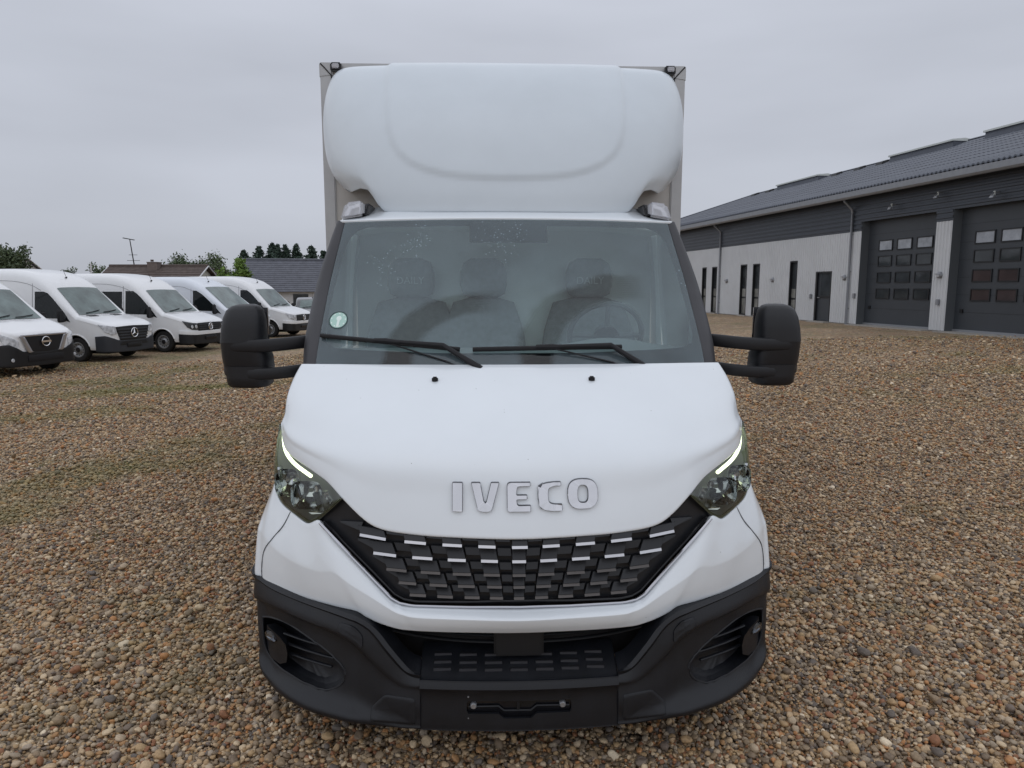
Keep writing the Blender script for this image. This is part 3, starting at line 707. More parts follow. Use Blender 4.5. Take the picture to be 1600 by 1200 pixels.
    mb = MB(); mb.hexa([tuple(on(x, z, -.0045)) for x, z in ((-.005, 1.992), (.04, 1.992), (.03, 2.010), (.008, 2.010))] + [tuple(on(x, z, -.003)) for x, z in ((-.005, 1.992), (.04, 1.992), (.03, 2.010), (.008, 2.010))])
    mb.build('sensor_window', M['side_glass'], T, False)
    # round sticker inside the lower corner of the glass
    cx, cz = -.792, 1.600
    def disc(r0, r1, off, n=40, a0=0, a1=2 * math.pi):
        V = []; F = []
        for k in range(n + 1):
            w_ = a0 + (a1 - a0) * k / n
            for r_ in (r0, r1): V.append(tuple(on(cx + r_ * math.cos(w_), cz + r_ * .84 * math.sin(w_), off)))
        for k in range(n): F.append((2 * k, 2 * k + 1, 2 * k + 3, 2 * k + 2))
        return V, F
    st = obj('sticker', *disc(.0, .042, .0015), M['sticker'], T)
    obj('sticker_ring', *disc(.040, .0455, .0022), M['sticker_dark'], st)
    mb = MB()
    for k in range(9): mb.add(*disc(.031, .036, .0025, 4, 2 * math.pi * k / 9, 2 * math.pi * k / 9 + .25))
    mb.build('sticker_print', M['sticker_print'], st, recalc=False)
    V, F = [], []
    cxo, czo = cx, cz
    mb = MB(); cx, cz = cxo + .002, czo + .007; mb.add(*disc(0, .0125, .0025, 20)); cx, cz = cxo, czo
    P = [(.0 - .004, -.001), (.008, -.001), (.006, -.03), (-.006, -.03)]; mb.add([tuple(on(cx + x, cz + z, .0027)) for x, z in P], [(0, 1, 2, 3)])
    mb.build('sticker_print', M['sticker_print'], st, recalc=False)
    # ---------- A-pillars
    pin = np.array([(.866, .80, 1.395), (.868, .90, 1.515), (.874, 1.19, 1.776), (.862, 1.36, 1.956), (.849, 1.475, 2.086)])
    pout = np.array([(.938, .875, 1.395), (.947, .97, 1.505), (.951, 1.14, 1.665), (.934, 1.34, 1.88), (.899, 1.535, 2.092)])
    pout = spline(pout, 5) if False else np.array([(.938, .875, 1.395), (.952, 1.0, 1.53), (.947, 1.23, 1.765), (.925, 1.40, 1.945), (.899, 1.535, 2.092)])
    pm_ = pin * .5 + pout * .5 + [.008, -.022, .006]
    pbk = pout + [.0, .09, 0]; pbk2 = pout + [-.03, .13, 0]
    Gp = dense(np.stack([pin + [0, .012, -.008], pin, pm_, pout, pbk, pbk2]), 4, 8)
    pl_ = shell('pillar_trim', Gp, M['trim'], T, .012, .002, (1, -1, 0)); mirror_x(pl_, T)
    # foot of the pillar
    ft = shell('pillar_foot', dense([[(.865, .79, 1.40), (.91, .81, 1.40), (.945, .88, 1.40), (.95, .98, 1.40)], [(.88, .76, 1.375), (.925, .79, 1.375), (.955, .88, 1.37), (.958, .98, 1.37)], [(.9, .76, 1.33), (.935, .79, 1.33), (.962, .88, 1.32), (.965, .98, 1.32)]], 3, 4), M['trim'], T, .01, .002, (1, -1, 0)); mirror_x(ft, T)
    # cowl under the glass
    cw = [[(x, .68 + .115 * (x / .87) ** 2.3, 1.385) for x in np.linspace(0, .87, 8)], [(x, .71 + .1 * (x / .87) ** 2.3, 1.40) for x in np.linspace(0, .87, 8)]]
    sheet('cowl', mirror_cols(cw), M['black'], T)
    # ---------- wipers
    def wiper(p_out, p_in, elbow, piv):
        w_ = empty('wiper', parent=T)
        a, b = np.array(p_out), np.array(p_in)
        mids = [a * (1 - t) + b * t for t in np.linspace(0, 1, 10)]
        pts = [on(x, z, .014 + .003 * math.sin(math.pi * i / 9)) for i, (x, z) in enumerate(mids)]
        MB().tube([tuple(p) for p in pts], .0085, 8, flat=1.2).build('blade', M['black'], w_)
        MB().tube([tuple(p - nrm * .009) for p in pts], .004, 6).build('rubber_edge', M['rubber'], w_)
        m_ = on(*(a * .52 + b * .48), .026); e = on(*elbow, .034); pv = np.array(piv)
        MB().tube([tuple(on(*(a * .60 + b * .40), .022)), tuple(m_), tuple(on(*(a * .42 + b * .58), .026))], [.009, .012, .009], 8).build('blade_clip', M['black'], w_)
        MB().tube([tuple(m_), tuple(m_ * .5 + e * .5), tuple(e), tuple(e * .45 + pv * .55), tuple(pv)], [.008, .009, .011, .012, .014], 8).build('arm', M['black'], w_)
        MB().tube([tuple(m_ + [0, 0, -.006]), tuple(m_ * .35 + pv * .65 + [0, -.006, -.012]), tuple(pv + [-.03, -.01, -.02])], .004, 6).build('hose', M['black'], w_)
    wiper((-.856, 1.525), (-.228, 1.474), (-.30, 1.479), (-.135, .69, 1.405))
    wiper((.482, 1.481), (-.172, 1.474), (.43, 1.477), (.575, .73, 1.41))
    # ---------- roof
    rf = []
    for x in (0, .2, .4, .6, .74, .82, .87, .899):
        w_ = (x / .87) ** 2.3; y0 = 1.395 + .078 * min(1, w_); z0 = 2.098 - .011 * min(1, w_)
        if x > .88: y0, z0 = 1.53, 2.085
        drop = .075 * max(0, (x - .6) / .3) ** 2
        rf.append([(x, y0 + .002, z0 - .002), (x, y0 + .006, z0 + .008), (x * 1.0, y0 + .05, z0 + .030 - drop * .25), (x * 1.005, y0 + .16, z0 + .068 - drop * .7), (x * 1.015, 1.75, 2.205 - drop), (x * 1.02, 2.09, 2.21 - drop)])
    rf = np.swapaxes(np.array(rf), 0, 1)
    shell('roof', dense(mirror_cols(rf), 5, 4), M['paint'], T, .015, .003, (0, -.2, 1))
    # marker / turn lamps on the roof corners
    def roof_lamp():
        ba = MB(); ba.hexa([(.735, 1.49, 2.120), (.872, 1.515, 2.096), (.878, 1.66, 2.085), (.725, 1.68, 2.13), (.725, 1.55, 2.192), (.838, 1.56, 2.186), (.842, 1.66, 2.17), (.715, 1.68, 2.19)])
        o = ba.build('roof_lamp', M['gloss_black'], T, bevel=.012, seg=3)
        le = MB(); le.hexa([(.750, 1.456, 2.118), (.874, 1.478, 2.100), (.876, 1.58, 2.10), (.745, 1.60, 2.13), (.756, 1.485, 2.200), (.850, 1.502, 2.192), (.846, 1.60, 2.18), (.752, 1.61, 2.196)])
        le.build('lamp_lens', M['lamp_lens'], o, bevel=.014, seg=3)
        le = MB(); le.hexa([(.764, 1.474, 2.128), (.862, 1.492, 2.112), (.862, 1.58, 2.11), (.758, 1.59, 2.13), (.768, 1.500, 2.190), (.840, 1.513, 2.183), (.838, 1.59, 2.172), (.766, 1.60, 2.186)])
        le.build('lamp_reflector', M['reflector'], o, bevel=.006, seg=1)
        return o
    rl = roof_lamp(); mirror_x(rl, T)
    # ---------- wind deflector
    zc = [2.146, 2.25, 2.40, 2.58, 2.74, 2.88, 2.975, 3.020, 3.040, 3.044]; yc = [1.475, 1.485, 1.53, 1.61, 1.71, 1.82, 1.915, 1.985, 2.06, 2.12]
    zs = [2.318, 2.39, 2.49, 2.62, 2.75, 2.87, 2.965, 3.015, 3.040, 3.046]; ww = [.945, 1.005, 1.045, 1.064, 1.068, 1.055, 1.025, .985, .93, .89]
    NR, NP = 90, 170
    tr_ = np.linspace(0, 9, NR)
    f1 = lambda L_: cr(np.array(L_)[:, None], 40)[:, 0]; xx = np.linspace(0, 9, 361)
    zc_, yc_, zs_, ww_ = [np.interp(tr_, xx, f1(q)) for q in (zc, yc, zs, ww)]
    ph = np.linspace(-math.pi / 2, math.pi / 2, NP); sn, cs = np.sin(ph), np.clip(np.cos(ph), 0, 1)
    e_ = .70; px = np.sign(sn) * np.abs(sn) ** e_; py = cs ** e_
    X = ww_[:, None] * px[None]; Yb = 2.135; Y = Yb - (Yb - yc_)[:, None] * py[None]
    Z = zc_[:, None] + (zs_ - zc_)[:, None] * (np.abs(px) ** 2.2)[None]
    arch = np.interp(np.abs(X), [0, .60, .66, .695, .72, .75, .80, .86, .93, 1.1], [2.146, 2.146, 2.158, 2.195, 2.235, 2.272, 2.285, 2.275, 2.315, 2.4])
    Z = Z + (arch[0] - Z[0])[None] * (np.clip(1 - tr_ / 3.6, 0, 1) ** 2.0)[:, None]
    G = np.stack([X, Y, Z], 2); Nn = normals(G)
    if (Nn[..., 1].mean()) > 0: Nn = -Nn
    # raised centre panel
    out_h = np.array([(.672, 3.2), (.672, 3.0), (.668, 2.9), (.660, 2.80), (.652, 2.70), (.640, 2.60), (.618, 2.52), (.575, 2.45), (.51, 2.395), (.43, 2.358), (.34, 2.334), (.24, 2.320), (.12, 2.313), (0, 2.311)])
    out_f = np.concatenate([out_h, out_h[::-1][1:] * [-1, 1]])
    q = np.stack([X.ravel(), Z.ravel()], 1); dmin = np.full(len(q), 9.)
    for a, b in zip(out_f[:-1], out_f[1:]):
        ab_ = b - a; t = np.clip(((q - a) @ ab_) / (ab_ @ ab_), 0, 1); dmin = np.minimum(dmin, np.linalg.norm(q - (a + t[:, None] * ab_), axis=1))
    zin = np.interp(np.abs(q[:, 0]), out_h[::-1, 0], out_h[::-1, 1], right=9); inside = (q[:, 1] > zin) & (np.abs(q[:, 0]) < np.interp(q[:, 1], out_h[::-1, 1], out_h[::-1, 0]))
    sd_ = np.where(inside, dmin, -dmin).reshape(X.shape)
    G = G + Nn * (.013 * sstep((sd_ + .010) / .026))[..., None]
    shell('wind_deflector', G, M['fairing'], T, .012, .004, (0, -1, .2), sharp=60)
    # ---------- cargo box
    hw, zt_, zb_, y0, y1 = 1.098, 3.072, .95, 2.15, 6.35
    bx = MB().box((-hw + .01, y0 + .004, zb_), (hw - .01, y1, zt_ - .006)); box = bx.build('cargo_box', M['boxpanel'], T, False)
    for s in (-1, 1):
        MB().box((s * (hw - .07) if s > 0 else -hw, y0 - .008, zb_ - .02), (hw if s > 0 else -(hw - .07), y0 + .05, zt_ - .055)).build('corner_profile', M['alu'], box, bevel=.006)
        MB().box((s * hw - .006, y0 + .05, zb_ - .03), (s * hw + .004, y1 + .02, zb_ + .09)).build('side_rail', M['alu'], box, False)
        MB().box((s * hw - .006, y0 + .05, zt_ - .08), (s * hw + .004, y1 + .02, zt_ - .002)).build('roof_rail', M['alu'], box, False)
        cc = MB().hexa([(s * (hw + .004), y0 - .012, zt_ - .085), (s * (hw + .004), y0 + .06, zt_ - .085), (s * (hw - .075), y0 + .06, zt_ - .075), (s * (hw - .075), y0 - .012, zt_ - .075),
                        (s * (hw + .004), y0 - .012, zt_ + .004), (s * (hw + .004), y0 + .06, zt_ + .004), (s * (hw - .075), y0 + .06, zt_ + .004), (s * (hw - .075), y0 - .012, zt_ + .004)])
        cc.build('corner_cap', M['alu'], box, bevel=.008)
        MB().tube([(s * (hw - .004), y0 - .014, zt_ - .004), (s * (hw - .03), y0 - .016, zt_ - .03), (s * (hw - .068), y0 - .015, zt_ - .072), (s * (hw - .068), y0 - .012, zt_ - .14)], .004, 6).build('corner_seal', M['black'], box)
        lm = MB().box((s * .998 - .033, y0 - .045, 3.018), (s * .998 + .033, y0 - .010, 3.068)).build('marker_lamp', M['gloss_black'], box, bevel=.008)
        MB().box((s * .998 - .020, y0 - .058, 3.030), (s * .998 + .022, y0 - .046, 3.058)).build('marker_lens', M['lamp_lens'], box, bevel=.005)
    MB().box((-hw + .076, y0 - .006, zt_ - .05), (hw - .076, y0 + .05, zt_ + .001)).build('front_rail', M['alu'], box, bevel=.004)
    # ---------- cab sides, doors, floor, rear wall (seen from a step aside and through the glass)
    def cab_side():
        d = shell('door', dense([[(.955, .98, 1.40), (.957, 1.4, 1.40), (.955, 2.0, 1.40)], [(.985, .95, 1.1), (.99, 1.4, 1.1), (.985, 2.0, 1.1)], [(.99, 1.33, .75), (.995, 1.5, .75), (.985, 2.0, .75)], [(.97, 1.38, .55), (.975, 1.6, .5), (.965, 2.0, .5)]], 4, 5), M['paint'], T, .03, .004, (1, 0, 0))
        MB().box((.99, 1.78, 1.16), (1.012, 1.93, 1.20)).build('door_handle', M['trim'], d, bevel=.008)
        g = sheet('door_window', between([(.952, 1.06, 1.405), (.95, 1.5, 1.405), (.95, 1.93, 1.405)], [(.90, 1.60, 2.05), (.895, 1.75, 2.07), (.895, 1.93, 2.07)], 10, 6), M['side_glass'], T, (1, 0, 0))
        f = shell('door_frame', dense([[(.945, 1.93, 1.40), (.95, 2.09, 1.40)], [(.93, 1.93, 1.75), (.935, 2.09, 1.75)], [(.893, 1.93, 2.075), (.90, 2.09, 2.075)]], 5, 3), M['paint'], T, .03, .003, (1, 0, 0))
        fr = [[(.915, .80, 1.40), (.935, .9, 1.40), (.95, .985, 1.40)], [(.932, .69, 1.32), (.955, .85, 1.31), (.97, .98, 1.30)], [(.942, .585, 1.20), (.965, .8, 1.20), (.98, .975, 1.2)], [(.956, .545, 1.10), (.975, .8, 1.10), (.985, .97, 1.1)], [(.960, .525, 1.0), (.982, .8, 1.005), (.988, .99, 1.0)]]
        w2 = shell('arch_panel', dense([[(.981, .805, 1.0), (.990, 1.15, 1.0)], [(1.02, .805, .9), (.998, 1.24, .9)], [(1.039, .805, .82), (1.0, 1.33, .79)]], 4, 5), M['paint'], T, .01, .002, (1, 0, 0))
        w_ = shell('front_wing', dense(fr, 4, 5), M['paint'], T, .01, .002, (1, 0, 0))
        return d, g, f, w_, w2
    for o in cab_side(): mirror_x(o, T)
    MB().box((-.9, 2.05, .55), (.9, 2.10, 2.13)).build('cab_rear_wall', M['int_light'], T, False)
    MB().box((-.96, 1.0, .5), (.96, 2.05, .56)).build('cab_floor', M['int_dark'], T, False)
    sheet('roof_lining', [[(x, y, 2.07 + .03 * (y - 1.5) - .12 * max(0, abs(x) - .6)) for x in np.linspace(-.86, .86, 9)] for y in (1.50, 1.8, 2.06)], M['int_light'], T, (0, 0, -1))
    da = [[(x, .80 + .1 * (x / .86) ** 2, 1.39) for x in np.linspace(-.86, .86, 13)], [(x, 1.0, 1.435 + .03 * math.exp(-((x - .5) / .25) ** 2)) for x in np.linspace(-.88, .88, 13)], [(x, 1.22, 1.45 + .05 * math.exp(-((x - .5) / .22) ** 2)) for x in np.linspace(-.9, .9, 13)], [(x, 1.30, 1.38) for x in np.linspace(-.9, .9, 13)], [(x, 1.26, .9) for x in np.linspace(-.9, .9, 13)]]
    shell('dashboard', dense(da, 4, 3), M['dash'], T, .03, .004, (0, .3, 1))
    # steering wheel (driver on the right of the picture)
    sw = empty('steering_wheel', (.515, 1.40, 1.50), 0, T); sw.rotation_euler = (R(-62), 0, 0)
    mb = MB(); mb.tube([(.19 * math.cos(w_), .19 * math.sin(w_), 0) for w_ in np.linspace(0, 2 * math.pi, 41)], .015, 8, cap=False); mb.build('rim', M['int_dark'], sw)
    mb = MB(); mb.lathe([(0, .02), (.06, .015), (.07, -.03)], 'z', 20)
    for w_ in (0, math.pi, -math.pi / 2): mb.tube([(.05 * math.cos(w_), .05 * math.sin(w_), -.01), (.185 * math.cos(w_), .185 * math.sin(w_), 0)], .014, 6)
    mb.build('hub', M['int_dark'], sw)
    def seat(cx, w_, text):
        s = empty('seat', (cx, 1.75, .56), 0, T)
        shell('backrest', dense([[(-w_ * .8, .22, 1.09), (0, .20, 1.13), (w_ * .8, .22, 1.09)], [(-w_, .13, .9), (0, .12, .93), (w_, .13, .9)], [(-w_ * 1.05, .06, .6), (0, .08, .6), (w_ * 1.05, .06, .6)], [(-w_, -.02, .35), (0, .02, .35), (w_, -.02, .35)]], 4, 5), M['int_seat'], s, .1, .03)
        MB().box((-w_, -.5, .22), (w_, .05, .36)).build('cushion', M['int_seat'], s, bevel=.04, seg=3)
        mb = MB(); V = []; F = []; lv = [(1.13, .085, .03), (1.15, .125, .05), (1.20, .14, .056), (1.28, .138, .055), (1.335, .118, .046), (1.36, .07, .03)]
        for z_, a_, b_ in lv: V += [(x_, y_ + .20, z_) for x_, y_ in ell(0, 0, a_, b_, 28, .6)]
        for r_ in range(len(lv) - 1): F += [(r_ * 28 + k, r_ * 28 + (k + 1) % 28, (r_ + 1) * 28 + (k + 1) % 28, (r_ + 1) * 28 + k) for k in range(28)]
        mb.add(V, F + [tuple(range(28)), tuple(range(5 * 28, 6 * 28))]).build('headrest', M['int_seat'], s, sharp=60)
        if text:
            cu = bpy.data.curves.new('t', 'FONT'); cu.body = 'DAILY'; cu.size = .06; cu.align_x = 'CENTER'; cu.extrude = .001
            to = bpy.data.objects.new('t', cu); COL.objects.link(to)
            me = bpy.data.meshes.new_from_object(to.evaluated_get(bpy.context.evaluated_depsgraph_get())); bpy.data.objects.remove(to); bpy.data.curves.remove(cu)
            me.transform(Matrix.Translation((0, .138, 1.21)) @ Matrix.Rotation(R(90), 4, 'X')); me.materials.append(M['stitch'])
            link(bpy.data.objects.new('headrest_lettering', me), s)
    seat(-.56, .24, True); seat(-.13, .22, False); seat(.50, .25, True)
    # ---------- mirrors
    def mirror_unit():
        m_ = MB()
        def rings(L_):
            mb = MB(); n_ = 28; V = []; F = []
            for (z, x0, x1, ya, yb_) in L_:
                cx_, cy_, a_, b_ = (x0 + x1) / 2, (ya + yb_) / 2, (x1 - x0) / 2, (yb_ - ya) / 2
                V += [(x, y, z) for x, y in ell(cx_, cy_, a_, b_, n_, .62)]
            for r_ in range(len(L_) - 1): F += [(r_ * n_ + k, r_ * n_ + (k + 1) % n_, (r_ + 1) * n_ + (k + 1) % n_, (r_ + 1) * n_ + k) for k in range(n_)]
            F += [tuple(range(n_)), tuple(range((len(L_) - 1) * n_, len(L_) * n_))]
            return mb.add(V, F)
        body = rings([(1.385, 1.148, 1.362, .93, 1.10), (1.43, 1.15, 1.366, .92, 1.10), (1.50, 1.172, 1.368, .915, 1.10)]).build('mirror', M['mirror'], T, sharp=50)
        rings([(1.50, 1.172, 1.369, .913, 1.10), (1.56, 1.173, 1.362, .915, 1.10), (1.61, 1.177, 1.352, .922, 1.098), (1.645, 1.186, 1.338, .935, 1.092), (1.664, 1.20, 1.318, .955, 1.08), (1.673, 1.222, 1.29, .985, 1.06)]).build('mirror_cap', M['mirror'], body, sharp=60)
        rings([(1.288, 1.19, 1.31, .96, 1.07), (1.293, 1.168, 1.335, .935, 1.085), (1.305, 1.155, 1.347, .925, 1.095), (1.34, 1.15, 1.352, .925, 1.098), (1.39, 1.146, 1.36, .925, 1.10)]).build('mirror_bowl', M['mirror'], body, sharp=50)
        p_ = spline([(.925, 1.06, 1.503), (.99, 1.02, 1.499), (1.07, .975, 1.492), (1.16, .938, 1.487), (1.27, .932, 1.487), (1.335, .948, 1.492), (1.356, 1.0, 1.497), (1.356, 1.06, 1.50)], 40)
        MB().tube([tuple(q) for q in p_], .030, 16, sx=.6, sq=.55).build('mirror_arm', M['mirror'], body)
        p_ = spline([(.945, 1.02, 1.378), (1.0, .99, 1.37), (1.08, .955, 1.362), (1.16, .945, 1.357), (1.26, .941, 1.357), (1.33, .956, 1.368), (1.352, 1.0, 1.384), (1.352, 1.05, 1.388)], 40)
        MB().tube([tuple(q) for q in p_], [.028] * 24 + [.025] * 16, 16, sx=.6, sq=.55).build('mirror_arm', M['mirror'], body)
        MB().box((1.185, 1.101, 1.42), (1.355, 1.106, 1.655)).build('mirror_glass', M['chrome'], body, bevel=.002)
        return body
    mu_ = mirror_unit(); ml_ = mirror_x(mu_, T); ml_.location.x = .035
    # ---------- wheels and chassis
    def wheel(x, y, w_, parent):
        mb = MB(); prof = [(.2, -w_ / 2 + .02), (.30, -w_ / 2), (.335, -w_ / 2 + .012), (.352, -w_ / 2 + .035), (.352, w_ / 2 - .035), (.335, w_ / 2 - .012), (.30, w_ / 2), (.2, w_ / 2 - .02)]
        mb.lathe(prof, 'x', 40, c=(x, y, .352)); o = mb.build('wheel', M['rubber'], parent)
        mb = MB(); mb.lathe([(0, -w_ / 2 + .05), (.12, -w_ / 2 + .05), (.18, -w_ / 2 + .03), (.205, -w_ / 2 + .012), (.205, w_ / 2 - .012), (.18, w_ / 2 - .03), (.12, w_ / 2 - .05), (0, w_ / 2 - .05)], 'x', 32, c=(x, y, .352)); mb.build('rim', M['steel'], o)
    for s in (-1, 1):
        wheel(s * .86, 1.02, .22, T); wheel(s * .95, 4.85, .2, T); wheel(s * .70, 4.85, .2, T)
    for s in (-1, 1): MB().box((s * .4 - .04, .5, .5), (s * .4 + .04, 6.3, .72)).build('chassis_rail', M['chassis'], T, False)
    MB().box((-.6, .45, .3), (.6, 1.5, .55)).build('underbody', M['chassis'], T, False)
    MB().box((-.75, .95, .28), (.75, 1.1, .42)).build('front_axle', M['chassis'], T, False)
    for k in range(7): MB().box((-1.02, 2.3 + k * .62, .74), (1.02, 2.38 + k * .62, .945)).build('cross_member', M['chassis'], T, False)
    return T
# ================================================================== GROUND
STONES = [(0, (.14, .13, .13)), (.06, (.27, .22, .165)), (.17, (.40, .30, .19)), (.26, (.19, .155, .125)), (.34, (.48, .385, .275)), (.43, (.27, .14, .085)), (.50, (.33, .295, .25)), (.58, (.22, .18, .14)), (.65, (.58, .50, .385)), (.71, (.36, .225, .12)), (.77, (.43, .33, .21)), (.83, (.17, .145, .135)), (.87, (.45, .25, .125)), (.905, (.46, .40, .325)), (.968, (.70, .65, .56)), (.98, (.37, .335, .30))]
def stone_ramp(nt):
    r = nt.nodes.new('ShaderNodeValToRGB'); e = r.color_ramp; e.interpolation = 'CONSTANT'
    W_ = lambda c: (c[0] * 1.06, c[1] * .95, c[2] * .80)
    e.elements[0].position = 0; e.elements[0].color = (*W_(STONES[0][1]), 1); e.elements[1].position = STONES[1][0]; e.elements[1].color = (*W_(STONES[1][1]), 1)
    for p, c in STONES[2:]: q = e.elements.new(p); q.color = (*W_(c), 1)
    return r
def moss_mask(nt, tc_out):
    """patches where moss and grass creep between the stones: left part of the lot"""
    N, L = nt.nodes, nt.links
    n = N.new('ShaderNodeTexNoise'); n.inputs['Scale'].default_value = .55; n.inputs['Detail'].default_value = 5; n.inputs['Roughness'].default_value = .65; L.new(tc_out, n.inputs['Vector'])
    sp = N.new('ShaderNodeSeparateXYZ'); L.new(tc_out, sp.inputs[0])
    a = N.new('ShaderNodeMapRange'); a.inputs[1].default_value = -1.5; a.inputs[2].default_value = -6; a.inputs[3].default_value = 0; a.inputs[4].default_value = .05; L.new(sp.outputs[0], a.inputs[0])
    b = N.new('ShaderNodeMapRange'); b.inputs[1].default_value = 9; b.inputs[2].default_value = 17; b.inputs[3].default_value = 0; b.inputs[4].default_value = .06; L.new(sp.outputs[1], b.inputs[0])
    s1 = N.new('ShaderNodeMath'); s1.operation = 'ADD'; L.new(a.outputs[0], s1.inputs[0]); L.new(b.outputs[0], s1.inputs[1])
    last = s1.outputs[0]
    for cx, cy, rx, ry, amp in ((-3.75, 4.7, 1.3, 1.9, .26), (-6.6, 8.6, 2.2, 1.0, .22), (-7.2, 11.4, 3.2, 1.2, .24), (-8.4, 13.4, 2.6, 1.2, .26), (-5.2, 11.0, 1.8, .5, .2)):
        dd = N.new('ShaderNodeVectorMath'); dd.operation = 'SUBTRACT'; dd.inputs[1].default_value = (cx, cy, 0); L.new(tc_out, dd.inputs[0])
        ds = N.new('ShaderNodeVectorMath'); ds.operation = 'MULTIPLY'; ds.inputs[1].default_value = (1 / rx, 1 / ry, 0); L.new(dd.outputs[0], ds.inputs[0])
        ln = N.new('ShaderNodeVectorMath'); ln.operation = 'LENGTH'; L.new(ds.outputs[0], ln.inputs[0])
        fr = N.new('ShaderNodeMapRange'); fr.inputs[1].default_value = 1.0; fr.inputs[2].default_value = 0; fr.inputs[3].default_value = 0; fr.inputs[4].default_value = amp; L.new(ln.outputs['Value'], fr.inputs[0])
        ad = N.new('ShaderNodeMath'); ad.operation = 'ADD'; L.new(last, ad.inputs[0]); L.new(fr.outputs[0], ad.inputs[1]); last = ad.outputs[0]
    s2 = N.new('ShaderNodeMath'); s2.operation = 'ADD'; L.new(last, s2.inputs[0]); L.new(n.outputs[0], s2.inputs[1])
    r = N.new('ShaderNodeMapRange'); r.inputs[1].default_value = .57; r.inputs[2].default_value = .82; r.inputs[3].default_value = 0; r.inputs[4].default_value = .85; L.new(s2.outputs[0], r.inputs[0])
    return r.outputs[0]
def ground_material():
    m = bpy.data.materials.new('gravel_bed'); m.use_nodes = True; nt = m.node_tree; N, L = nt.nodes, nt.links; b = N['Principled BSDF']; b.inputs['Roughness'].default_value = .85
    tc = N.new('ShaderNodeTexCoord'); P = tc.outputs['Object']
    v = N.new('ShaderNodeTexVoronoi'); v.inputs['Scale'].default_value = 34; L.new(P, v.inputs['Vector'])
    sc = N.new('ShaderNodeSeparateColor'); L.new(v.outputs['Color'], sc.inputs[0]); r = stone_ramp(nt); L.new(sc.outputs[0], r.inputs[0])
    v2 = N.new('ShaderNodeTexVoronoi'); v2.inputs['Scale'].default_value = 11; L.new(P, v2.inputs['Vector'])
    sc2 = N.new('ShaderNodeSeparateColor'); L.new(v2.outputs['Color'], sc2.inputs[0]); r2 = stone_ramp(nt); L.new(sc2.outputs[0], r2.inputs[0])
    mx0 = N.new('ShaderNodeMix'); mx0.data_type = 'RGBA'; mx0.inputs[0].default_value = .38; L.new(r.outputs[0], mx0.inputs[6]); L.new(r2.outputs[0], mx0.inputs[7])
    # large damp / dry drift
    n = N.new('ShaderNodeTexNoise'); n.inputs['Scale'].default_value = .35; n.inputs['Detail'].default_value = 6; L.new(P, n.inputs['Vector'])
    mr = N.new('ShaderNodeMapRange'); mr.inputs[1].default_value = .3; mr.inputs[2].default_value = .7; mr.inputs[3].default_value = .86; mr.inputs[4].default_value = 1.16; L.new(n.outputs[0], mr.inputs[0])
    sca = N.new('ShaderNodeVectorMath'); sca.operation = 'SCALE'; L.new(mx0.outputs[2], sca.inputs[0]); L.new(mr.outputs[0], sca.inputs['Scale'])
    mo = N.new('ShaderNodeMix'); mo.data_type = 'RGBA'; mo.inputs[7].default_value = (.16, .16, .06, 1); L.new(moss_mask(nt, P), mo.inputs[0]); L.new(sca.outputs[0], mo.inputs[6])
    L.new(mo.outputs[2], b.inputs['Base Color'])
    bp = N.new('ShaderNodeBump'); bp.inputs['Strength'].default_value = 1.0; bp.inputs['Distance'].default_value = .03; bp.invert = True; L.new(v.outputs['Distance'], bp.inputs['Height'])
    bp2 = N.new('ShaderNodeBump'); bp2.inputs['Strength'].default_value = .7; bp2.inputs['Distance'].default_value = .08; bp2.invert = True; L.new(v2.outputs['Distance'], bp2.inputs['Height']); L.new(bp.outputs[0], bp2.inputs['Normal'])
    L.new(bp2.outputs[0], b.inputs['Normal'])
    return m
def pebble_material():
    m = bpy.data.materials.new('pebble'); m.use_nodes = True; nt = m.node_tree; N, L = nt.nodes, nt.links; b = N['Principled BSDF']; b.inputs['Roughness'].default_value = .6; b.inputs['Specular IOR Level'].default_value = .35
    oi = N.new('ShaderNodeObjectInfo'); r = stone_ramp(nt); L.new(oi.outputs['Random'], r.inputs[0])
    tc = N.new('ShaderNodeTexCoord'); n = N.new('ShaderNodeTexNoise'); n.inputs['Scale'].default_value = 2.3; n.inputs['Detail'].default_value = 5; L.new(tc.outputs['Object'], n.inputs['Vector'])
    mr = N.new('ShaderNodeMapRange'); mr.inputs[1].default_value = .3; mr.inputs[2].default_value = .7; mr.inputs[3].default_value = .78; mr.inputs[4].default_value = 1.2; L.new(n.outputs[0], mr.inputs[0])
    sca = N.new('ShaderNodeVectorMath'); sca.operation = 'SCALE'; L.new(r.outputs[0], sca.inputs[0]); L.new(mr.outputs[0], sca.inputs['Scale'])
    ge = N.new('ShaderNodeNewGeometry')
    mo = N.new('ShaderNodeMix'); mo.data_type = 'RGBA'; mo.inputs[7].default_value = (.20, .18, .06, 1); L.new(moss_mask(nt, ge.outputs['Position']), mo.inputs[0]); L.new(sca.outputs[0], mo.inputs[6])
    L.new(mo.outputs[2], b.inputs['Base Color']); return m
M['ground'] = ground_material(); M['pebble'] = pebble_material()

